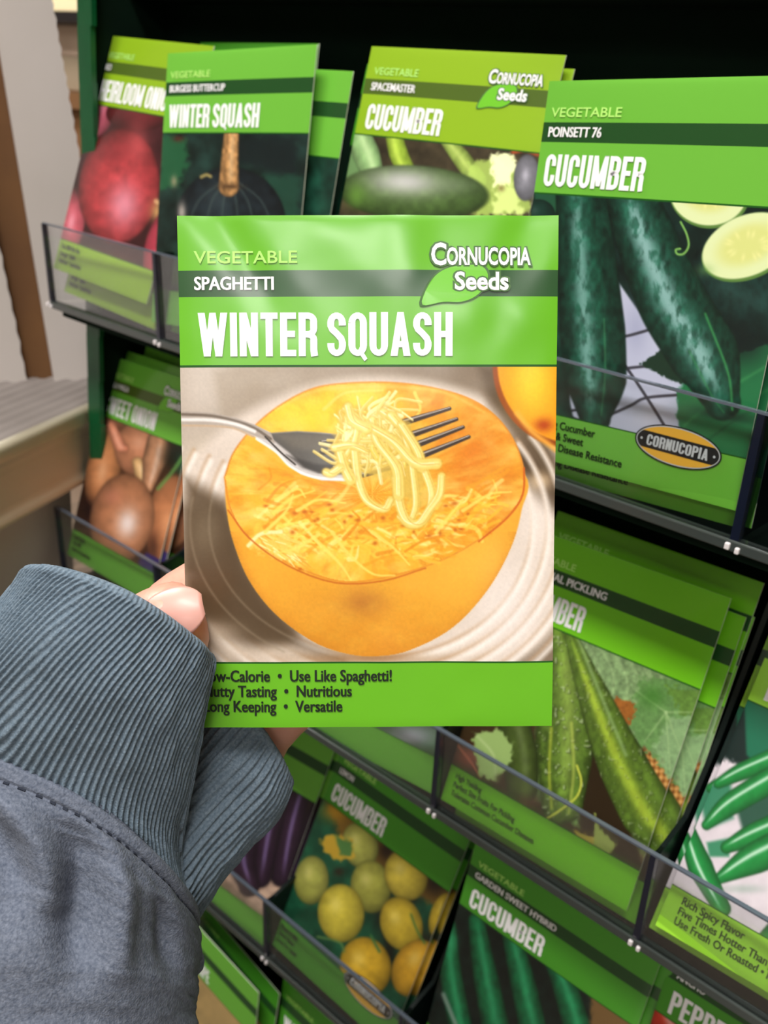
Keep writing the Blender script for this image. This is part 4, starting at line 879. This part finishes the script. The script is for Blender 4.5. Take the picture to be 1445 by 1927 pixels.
behind('egg', .004, .0036, .002, .01, 'eggplant packet directly behind the front one below the cuff')

# ------------------------------------------------------------------ the shelf bay on the left, running towards the viewer
M['deck'] = mat('shelf_deck_grey', (140, 132, 128), 0.6, mottle=(30, .3, (124, 116, 112)))
M['rail'] = mat('price_rail_cream', (252, 244, 218), 0.25, coat=.5, mottle=(9, .25, (244, 234, 202)))
M['raild'] = mat('rail_shadow_gap', (40, 34, 32), 0.6)
M['panel'] = mat('white_board', (200, 192, 188), 0.7, mottle=(14, .3, (190, 182, 176)))
M['brown'] = mat('brown_cardboard', (112, 76, 40), 0.8, mottle=(30, .3, (94, 62, 34)), bump=(300, .3, .0004))
M['lower'] = mat('lower_bay_panel', (196, 184, 174), 0.7, mottle=(7, .3, (182, 170, 160)))
E1 = np.array([.430, -.902, -.030]); E1 /= np.linalg.norm(E1); E1[2] = 0; E1 /= np.linalg.norm(E1)
E2 = np.array([-E1[1] * -1, -E1[0] * 1, 0.0]); E2 = np.array([E1[1], -E1[0], 0.0])      # level, away from the rail into the bay
A0 = np.array([-.0095, .0265, -.1030])                                                    # far top end of the rail, against the rack
def bay(a, b, z): return A0 + E1 * a + E2 * b + np.array([0, 0, z])
shelf = empty('gondola_shelf', bay(.3, .1, -1.0)); tag(shelf, 'grey ridged store shelf with a cream price rail, left of the rack', 'shelf')
# profile of the rail, drawn across (b outwards negative, z)
prof = [(.004, .0005), (.001, .0022), (-.0025, .0020), (-.0042, -.0005), (-.0046, -.0060), (-.0022, -.0100), (-.0012, -.0150), (-.0012, -.0330), (-.0025, -.0368), (-.0045, -.0388), (-.0040, -.0408), (-.0005, -.0408), (.0008, -.0360), (.0012, -.0060), (.004, -.0040)]
mb = MB(); n = len(prof); La, Lb = -.004, .80
PA = [bay(La, b, z) for b, z in prof]; PB = [bay(Lb, b, z) for b, z in prof]
mb.add(PA + PB, [(i, (i + 1) % n, n + (i + 1) % n, n + i) for i in range(n)] + [tuple(range(n))[::-1], tuple(range(n, 2 * n))])
rl = keep(mb.build('price_rail', M['rail'], None, True), shelf)
rl.data.polygons.foreach_set('use_smooth', [True] * n + [False] * 2)
# ridged deck
V = []; F = []; K = 240; D0, D1 = .006, .52
for k in range(K + 1):
    b = D0 + (D1 - D0) * k / K; z = -.0012 + .0011 * (k % 4 in (1, 2))
    V += [bay(-.15, b, z), bay(Lb, b, z)]
F = [(2 * k, 2 * k + 2, 2 * k + 3, 2 * k + 1) for k in range(K)]
V += [bay(-.15, D0, -.012), bay(Lb, D0, -.012), bay(-.15, D1, -.012), bay(Lb, D1, -.012)]; q = len(V) - 4
F += [(q, q + 1, q + 3, q + 2), (0, 1, q + 1, q)]
tag(keep(mesh_obj('shelf_deck', V, F, M['deck']), shelf), 'ridged grey deck')
keep(MB().prism([bay(La, D0 - .0035, -.0022), bay(Lb, D0 - .0035, -.0022), bay(Lb, D0, -.0022), bay(La, D0, -.0022)], (0, 0, -.006)).build('rail_gap', M['raild']), shelf)
tag(keep(MB().prism([bay(-.004, .014, -.0120), bay(Lb, .014, -.0120), bay(Lb, .022, -.0120), bay(-.004, .022, -.0120)], (0, 0, -1.02)).build('lower_panel', M['lower']), shelf), 'plain grey-brown panel below the rail')
# boards standing on the deck: one plane through their foot line
NB = np.array([.932, -.361, 0.]); NC = float(NB @ np.array([-.071, .0447, 0]))
def on(px, py, back=0.0): return hit(px, py, NB, NC - back)
def board(name, pix, thick, m, label, cat, back=0.0, teeth=None):
    P = [on(x, y, back) for x, y in pix]
    o = MB().prism(P, tuple(-NB * thick)).build(name, m); return tag(o, label, cat)
def jag(a, b, n, amp, seed=0):
    r = random.Random(seed); out = []
    for i in range(n + 1):
        t = i / n; x = a[0] + (b[0] - a[0]) * t; y = a[1] + (b[1] - a[1]) * t
        out.append((x + (amp if i % 2 else -amp) * r.uniform(.3, 1), y))
    return out
right = jag((88, -60), (160, 350), 30, 2.0, 1) + jag((160, 350), (186, 717), 22, 1.6, 4)
board('display_board', [(-26, -60)] + right + [(188, 740), (107, 745)], .004, M['panel'], 'upright white board standing on the left shelf next to the rack', 'board')
board('cardboard_sheet', [(-70, -60), (20, -60), (124, 742), (-20, 746)], .003, M['brown'], 'brown cardboard sheet seen in the gap between the two white boards', 'cardboard', back=.006)
board('display_board', [(-260, -60), (-110, -60)] + jag((-110, -60), (57, 744), 40, 2.0, 9) + [(-260, 750)], .004, M['panel'], 'upright white board at the left edge of the photo, beyond the brown strip', 'board')
# far shelf seen through the narrow gap between board and rack
M['cream'] = mat('cream_box', (255, 236, 190), 0.6); M['blk'] = mat('black_shelf_edge', (20, 16, 20), 0.4); M['pink'] = mat('pale_pink_box', (214, 190, 172), 0.6, mottle=(20, .3, (196, 172, 152)))
M['grb'] = mat('grey_brown_box', (150, 134, 112), 0.6); M['brb'] = mat('brown_box', (118, 80, 44), 0.7)
far = empty('far_shelf', (-.80, .62, -.4)); tag(far, 'distant shelf with a black edge, glimpsed in the gap left of the rack', 'shelf')
zt = at(120, 25, 1.3)[2]; zb = at(120, 44, 1.3)[2]
keep(MB().box((-1.5, .50, zb), (-.30, .80, zt)).build('shelf_board', M['blk']), far)
keep(MB().box((-1.5, .80, FLOORZ), (-.30, .82, 1.0)).build('back_panel', M['pink']), far)
keep(MB().box((-1.52, .50, FLOORZ), (-1.5, .82, 1.0)).build('upright', M['grb']), far); keep(MB().box((-.30, .50, FLOORZ), (-.28, .82, 1.0)).build('upright', M['grb']), far)
z3 = at(120, 105, 1.3)[2]; z4 = at(120, 172, 1.3)[2]
keep(MB().box((-1.5, .50, z4 - .02), (-.30, .80, z4)).build('shelf_board', M['brb']), far)
def bx(name, a, b, m, label): return tag(MB().box(a, b).build(name, m, None, False, .003), label, 'box')
bx('cream_box', (-1.05, .52, zt), (-.62, .76, zt + .2), M['cream'], 'bright cream box on the far shelf, above its black edge')
bx('pale_box', (-1.05, .53, z3), (-.62, .76, zb), M['pink'], 'pale pink box under the black edge of the far shelf')
bx('grey_box', (-1.05, .52, z4), (-.62, .77, z3), M['grb'], 'grey-brown box under the pale pink box on the far shelf')
bx('brown_box', (-1.05, .51, z4 - .42), (-.60, .78, z4 - .02), M['brb'], 'brown box low on the far shelf, beside the rack edge')

# ------------------------------------------------------------------ the person: hand, cuff and sleeve of a blue-grey sweatshirt
M['skin'] = mat('skin', (214, 158, 138), 0.42, sss=.25, mottle=(90, .22, (214, 148, 128)), bump=(900, .25, .0003))
M['nail'] = mat('thumbnail', (210, 154, 142), 0.42, coat=.06, sss=.2)
def fabric(name, c1, c2, sc, bump):
    m = mat(name, c1, 0.95, spec=.15, mottle=(sc, .22, c2)); nt = m.node_tree; b = nt.nodes['Principled BSDF']
    tc = [n for n in nt.nodes if n.type == 'TEX_COORD'][0]
    n1 = nt.nodes.new('ShaderNodeTexNoise'); n1.inputs['Scale'].default_value = 2200; n1.inputs['Detail'].default_value = 2
    n2 = nt.nodes.new('ShaderNodeTexNoise'); n2.inputs['Scale'].default_value = 420; n2.inputs['Detail'].default_value = 3
    ad = nt.nodes.new('ShaderNodeMath'); ad.operation = 'ADD'
    nt.links.new(tc.outputs['Object'], n1.inputs['Vector']); nt.links.new(tc.outputs['Object'], n2.inputs['Vector'])
    nt.links.new(n1.outputs['Fac'], ad.inputs[0]); nt.links.new(n2.outputs['Fac'], ad.inputs[1])
    bp = nt.nodes.new('ShaderNodeBump'); bp.inputs['Strength'].default_value = bump; bp.inputs['Distance'].default_value = .0005
    nt.links.new(ad.outputs[0], bp.inputs['Height']); nt.links.new(bp.outputs['Normal'], b.inputs['Normal'])
    b.inputs['Sheen Weight'].default_value = .06; b.inputs['Sheen Roughness'].default_value = .5
    return m
M['knit'] = fabric('ribbed_knit', (90, 107, 122), (120, 135, 148), 1500, .55)
M['jersey'] = fabric('sweatshirt_jersey', (80, 88, 104), (118, 125, 140), 1300, .5)
M['stitch'] = mat('stitching_thread', (38, 44, 58), 0.9)

def skin_chain(name, pts, edges, rad, root, sub=2):
    me = bpy.data.meshes.new(name); me.from_pydata([tuple(map(float, p)) for p in pts], edges, []); o = bpy.data.objects.new(name, me); COL.objects.link(o)
    sk = o.modifiers.new('skin', 'SKIN'); sk.use_smooth_shade = True; sk.branch_smoothing = .6
    for i, r in enumerate(rad): me.skin_vertices[0].data[i].radius = (r if isinstance(r, tuple) else (r, r)); me.skin_vertices[0].data[i].use_root = (i == root)
    sb = o.modifiers.new('sub', 'SUBSURF'); sb.levels = sub; sb.render_levels = sub
    bpy.context.view_layer.update(); dg = bpy.context.evaluated_depsgraph_get(); m2 = bpy.data.meshes.new_from_object(o.evaluated_get(dg)); m2.name = name
    bpy.data.objects.remove(o); o = bpy.data.objects.new(name, m2); COL.objects.link(o); m2.materials.clear(); m2.materials.append(M['skin'])
    m2.polygons.foreach_set('use_smooth', np.ones(len(m2.polygons), bool)); return o
K = [(60, 1760, .262, .030), (230, 1570, .265, .026), (330, 1430, .264, .021), (420, 1330, .263, .020),             # forearm, wrist, palm
     (250, 1420, .245, .0145), (222, 1300, .2290, .0125), (256, 1218, .2200, .0114), (308, 1180, .2166, .0106), (386, 1158, .2162, .0106),   # thumb
     (330, 1262, .252, .016), (302, 1186, .2445, .0135), (392, 1118, .2405, .0105), (560, 1040, .2385, .0086), (640, 1010, .2350, .0076),    # index
     (470, 1290, .261, .016), (580, 1160, .256, .0095), (690, 1090, .246, .0086), (750, 1060, .2370, .0074),                           # middle
     (510, 1335, .260, .014), (620, 1220, .256, .0090), (715, 1160, .247, .0082), (765, 1140, .2380, .0072),                           # ring
     (487, 1352, .262, .0165), (590, 1285, .256, .0085), (670, 1245, .247, .0074), (708, 1225, .2390, .0066)]                         # little
ED = [(0, 1), (1, 2), (2, 3), (2, 4), (4, 5), (5, 6), (6, 7), (7, 8), (3, 9), (9, 10), (10, 11), (11, 12), (12, 13), (3, 14), (14, 15), (15, 16), (16, 17), (3, 18), (18, 19), (19, 20), (20, 21), (3, 22), (22, 23), (23, 24), (24, 25)]
person = empty('person', at(230, 1570, .265)); tag(person, 'person in a blue-grey sweatshirt, only left hand and sleeve showing, holding the seed packet', 'person')
hand = keep(skin_chain('hand', [at(a, b, c) for a, b, c, r in K], ED, [k[3] * 1.02 for k in K], 2), person)

def ring_tube(stations, nt_, ns, disp=None, roll=None):
    """stations: dict rows (Lx, Ly, dL, Rx, Ry, dR, front, back, bx, by); rings between the left and right silhouette points in space.
    front/back: metres towards/away from the viewer; bx, by: pixels the near side is pushed along the sleeve"""
    S = np.array(stations, float); t = np.linspace(0, len(S) - 1, ns); 
    def ci(col):
        y = S[:, col]; x = np.arange(len(S)); i = np.clip(np.floor(t).astype(int), 0, len(S) - 2); f = t - i
        g = lambda k: y[np.clip(k, 0, len(S) - 1)]
        a, b, c, d = g(i - 1), g(i), g(i + 1), g(i + 2)
        return .5 * ((2 * b) + (-a + c) * f + (2 * a - 5 * b + 4 * c - d) * f * f + (-a + 3 * b - 3 * c + d) * f ** 3)
    Cc = [ci(k) for k in range(10)]
    th = np.linspace(0, 2 * np.pi, nt_, endpoint=False); P = np.zeros((ns, nt_, 3))
    for j in range(ns):
        Lx, Ly, dL, Rx, Ry, dR, fr, bk, bx_, by_ = [c[j] for c in Cc]
        L = at(Lx, Ly, dL); R_ = at(Rx, Ry, dR); mid = (L + R_) / 2; h = (R_ - L) / 2
        view = mid - CP; dist = np.linalg.norm(view); view = view / dist
        hn = h / np.linalg.norm(h); fw = view - hn * (view @ hn); fw /= np.linalg.norm(fw)
        d0 = (dL + dR) / 2; ax = (at(PX + bx_, PY + by_, d0) - at(PX, PY, d0))
        c, s = np.cos(th), np.sin(th); e = 0.86
        c2 = np.sign(c) * np.abs(c) ** e; s2 = np.sign(s) * np.abs(s) ** e
        P[j] = mid + c2[:, None] * h + np.where(s[:, None] > 0, -fw * fr, -fw * bk) * s2[:, None] + ax * (s * (1 - .3 * c * c))[:, None]
    return P, th, t / (len(S) - 1)
def normals(P):
    du = np.roll(P, -1, 1) - np.roll(P, 1, 1); dv = np.gradient(P, axis=0); n = np.cross(du, dv); n /= (np.linalg.norm(n, axis=2, keepdims=True) + 1e-12)
    c = P.mean(1, keepdims=True); sgn = np.sign(((P - c) * n).sum(2).mean()); return n * sgn
def tube_obj(name, P, m, parent, cap=None):
    ns, nt_ = P.shape[:2]; i = np.arange(ns - 1)[:, None] * nt_ + np.arange(nt_)[None]; j = np.arange(ns - 1)[:, None] * nt_ + (np.arange(nt_)[None] + 1) % nt_
    F = np.stack([i.ravel(), j.ravel(), (j + nt_).ravel(), (i + nt_).ravel()], 1)
    o = big_mesh(name, P.reshape(-1, 3), F, [m], None); return keep(o, parent)
def rolled(P, n=7, r=.0016, depth=.010):
    """close the rim with a soft fold and carry the cloth back inside the opening"""
    c = P[0].mean(0); ax = P[0] - P[34]; k = max(8, P.shape[1] // 12); ax = sum(np.roll(ax, j, 0) for j in range(-k, k + 1)); ax /= np.linalg.norm(ax, axis=1, keepdims=True); rad = c - P[0]; ln = np.linalg.norm(rad, axis=1, keepdims=True); rad = rad / ln
    rad = rad - ax * (rad * ax).sum(1, keepdims=True); rad /= np.linalg.norm(rad, axis=1, keepdims=True)
    out = []
    for k in range(1, n + 1):
        a = math.pi * k / n; out.append(P[0] + ax * (r * math.sin(a)) + rad * (r * (1 - math.cos(a))))
    last = out[-1]
    for k in range(1, 5): out.append(last - ax * depth * k / 4 + rad * .004 * k / 4)
    return np.concatenate([np.array(out[::-1]), P], 0)
def ribs(P, th, s, n, amp, twist, fade=0.0):
    N = normals(P); ph = n * (th[None] - twist * s[:, None]); w = np.cos(ph); w = np.sign(w) * np.abs(w) ** .6
    a = amp * (.35 + .65 * np.clip((s[:, None]) / .03, 0, 1)) * (1 - fade * np.clip((s[:, None] - .86) / .14, 0, 1))
    u = th[None] * 3; low = (fbm(u * 1.2 + 4 + 0 * s[:, None], s[:, None] * 5 + 0 * u, 3) - .5) * .0022
    return P + N * (w * a + low)[..., None]
sweat = person
# thumb side of the cuff, in front of the packet
stA = [(60, 1116, .2270, 409, 1244, .2165, .0225, .0035, 12, -50),
       (22, 1175, .2275, 388, 1316, .2170, .0245, .0060, 14, -60),
       (-50, 1290, .2290, 369, 1400, .2190, .0280, .0120, 16, -70),
       (-120, 1390, .2320, 350, 1500, .2240, .0300, .0160, 14, -76),
       (-170, 1470, .2350, 336, 1600, .2300, .0320, .0200, 12, -86),
       (-200, 1520, .2380, 352, 1690, .2340, .0340, .0240, 8, -96),
       (-220, 1570, .2400, 368, 1760, .2380, .0350, .0260, 4, -100)]
PA_, th, s_ = ring_tube(stA, 1500, 130); PA_ = ribs(PA_, th, s_, 136, .00034, .62, .6)
cuffA = tube_obj('cuff', rolled(PA_), M['knit'], person); tag(cuffA, 'ribbed cuff fold over the thumb')
stB = [(392, 1300, .2600, 548, 1484, .2560, .0215, .018, 14, -10),
       (352, 1330, .2610, 522, 1536, .2580, .0235, .020, 12, -8),
       (310, 1380, .2620, 470, 1592, .2600, .0255, .022, 8, -6),
       (270, 1440, .2620, 420, 1650, .2600, .0280, .024, 4, -4),
       (240, 1500, .2600, 378, 1706, .2580, .0300, .026, 0, 0),
       (210, 1570, .2580, 340, 1770, .2560, .0300, .028, 0, 0)]
PB_, th, s_ = ring_tube(stB, 760, 90); PB_ = ribs(PB_, th, s_, 60, .00038, .30)
cuffB = tube_obj('cuff', rolled(PB_), M['knit'], person); tag(cuffB, 'ribbed cuff fold around the palm, behind the packet')
stS = [(-176, 1462, .2400, 352, 1716, .2400, .0380, .034, 18, -104),
       (-200, 1500, .2400, 371, 1738, .2410, .0410, .038, 16, -104),
       (-230, 1600, .2400, 379, 1800, .2400, .0440, .044, 12, -90),
       (-260, 1760, .2380, 364, 1866, .2360, .0460, .046, 6, -70),
       (-290, 1960, .2340, 360, 1960, .2300, .0460, .046, 0, -50),
       (-320, 2200, .2300, 352, 2160, .2240, .0460, .046, 0, -30),
       (-340, 2500, .2240, 340, 2460, .2200, .0460, .046, 0, 0)]
PS, th, s_ = ring_tube(stS, 520, 260); N = normals(PS)
def px(P):
    Xc = (P - CP) @ RC.T; return PX + FPX * Xc[..., 0] / -Xc[..., 2], PY - FPX * Xc[..., 1] / -Xc[..., 2]
TH = np.broadcast_to(th[None], PS.shape[:2]); SS = np.broadcast_to(s_[:, None], PS.shape[:2])
def fold(t0, s0, t1, s1, w, amp):
    """a crease from (angle, along) to (angle, along)"""
    a = np.array([t0, s0 * 3.0]); b = np.array([t1, s1 * 3.0]); e = b - a
    k = np.clip(((TH - a[0]) * e[0] + (SS * 3 - a[1]) * e[1]) / (e @ e), 0, 1); d = np.hypot(TH - a[0] - k * e[0], SS * 3 - a[1] - k * e[1])
    return amp * np.exp(-(d / w) ** 2) * np.sin(np.pi * np.clip(k * .9 + .05, 0, 1)) ** .5
D = (fbm(TH * 1.1, SS * 7, 4) - .5) * .006
D = D + fold(1.78, .26, 1.45, .46, .10, -.0058) + fold(1.62, .24, 1.25, .45, .09, .0036) + fold(1.32, .27, 1.00, .58, .12, -.0064) + fold(1.12, .26, .80, .54, .10, .0040) + fold(2.1, .30, 1.7, .55, .16, .0028) + fold(.75, .28, .45, .48, .1, -.003)
D = D + fold(1.9, .20, 2.2, .5, .12, -.002)
D = D * sst(.10, .26, SS) - .0008 * np.exp(-((SS - .046) / .012) ** 2) + .0011 * np.exp(-((SS - .12) / .045) ** 2) - .0010 * np.exp(-((SS - .20) / .012) ** 2)
PS = PS + N * (D + .0008 * np.exp(-(SS / .03) ** 2))[..., None]
sleeve = tube_obj('sweatshirt_sleeve', PS, M['jersey'], person)
# two rows of stitching round the seam
N = normals(PS); mb = MB()
for row, step in ((11, 5), (52, 5)):
    for k in range(0, 520, step):
        a, b = PS[row, k], PS[row, (k + 2) % 520]; n = N[row, k] * .0004; w = (PS[row + 1, k] - PS[row, k]); w = w / np.linalg.norm(w) * .0003
        mb.hexa([a - w - n, b - w - n, b + w - n, a + w - n, a - w + n, b - w + n, b + w + n, a + w + n])
keep(mb.build('seam_stitching', M['stitch']), sleeve); bpy.data.objects['seam_stitching'].matrix_parent_inverse = Matrix.Translation(person.location).inverted() @ Matrix.Translation(person.location) if False else Matrix.Identity(4)

# thumbnail lying on the near, upper side of the thumb tip
ta, tb = at(308, 1180, .2166), at(376, 1160, .2162); a_ = (tb - ta) / np.linalg.norm(tb - ta); v_ = CP - tb; v_ = v_ - a_ * (v_ @ a_); v_ /= np.linalg.norm(v_)
u_ = np.cross(a_, v_); u_ = u_ if (RC @ u_)[1] > 0 else -u_
n_ = v_ * .94 + u_ * .30; n_ /= np.linalg.norm(n_); w_ = np.cross(a_, n_); V = []; F = []; NA, NBB = 14, 16
for i in range(NA + 1):
    t = i / NA; along = -.0085 + .0118 * t
    half = math.radians(40) * (math.sin(math.pi * min(1, max(0, 0.10 + .86 * t)) ) ** .42)
    rr = .00905 * (1 - .14 * max(0, (t - .45) / .55) ** 2) 
    for j in range(NBB + 1):
        q = -half + 2 * half * j / NBB
        V.append(tb + a_ * along + (n_ * math.cos(q) * 1.0 + w_ * math.sin(q)) * rr)
F = [(i * (NBB + 1) + j, i * (NBB + 1) + j + 1, (i + 1) * (NBB + 1) + j + 1, (i + 1) * (NBB + 1) + j) for i in range(NA) for j in range(NBB)]
nl = mesh_obj('thumbnail', V, F, M['nail'], None, True); so = nl.modifiers.new('thickness', 'SOLIDIFY'); so.thickness = .0005; so.offset = 0
keep(nl, hand)
hand_label = tag(nl, 'glossy pink thumbnail')
# ------------------------------------------------------------------ ceiling lamps (fixtures around the area lights)
for k, (lx, ly, pw) in enumerate(LAMPS):
    f = empty('ceiling_lamp', (lx, ly, CEIL)); tag(f, ['ceiling strip lamp nearest above the rack', 'ceiling strip lamp to the right behind the viewer', 'ceiling strip lamp to the left behind the viewer', 'ceiling strip lamp furthest behind the viewer', 'added ceiling strip lamp brightening the far shelf on the left'][k], 'ceiling lamp', 'ceiling strip lamps')
    keep(MB().box((lx - .64, ly - .19, CEIL - .055), (lx + .64, ly + .19, CEIL)).build('housing', M['lampframe'], None, False, .004), f)
    keep(MB().box((lx - .60, ly - .15, CEIL - .060), (lx + .60, ly + .15, CEIL - .0552)).build('diffuser', M['lampon']), f)
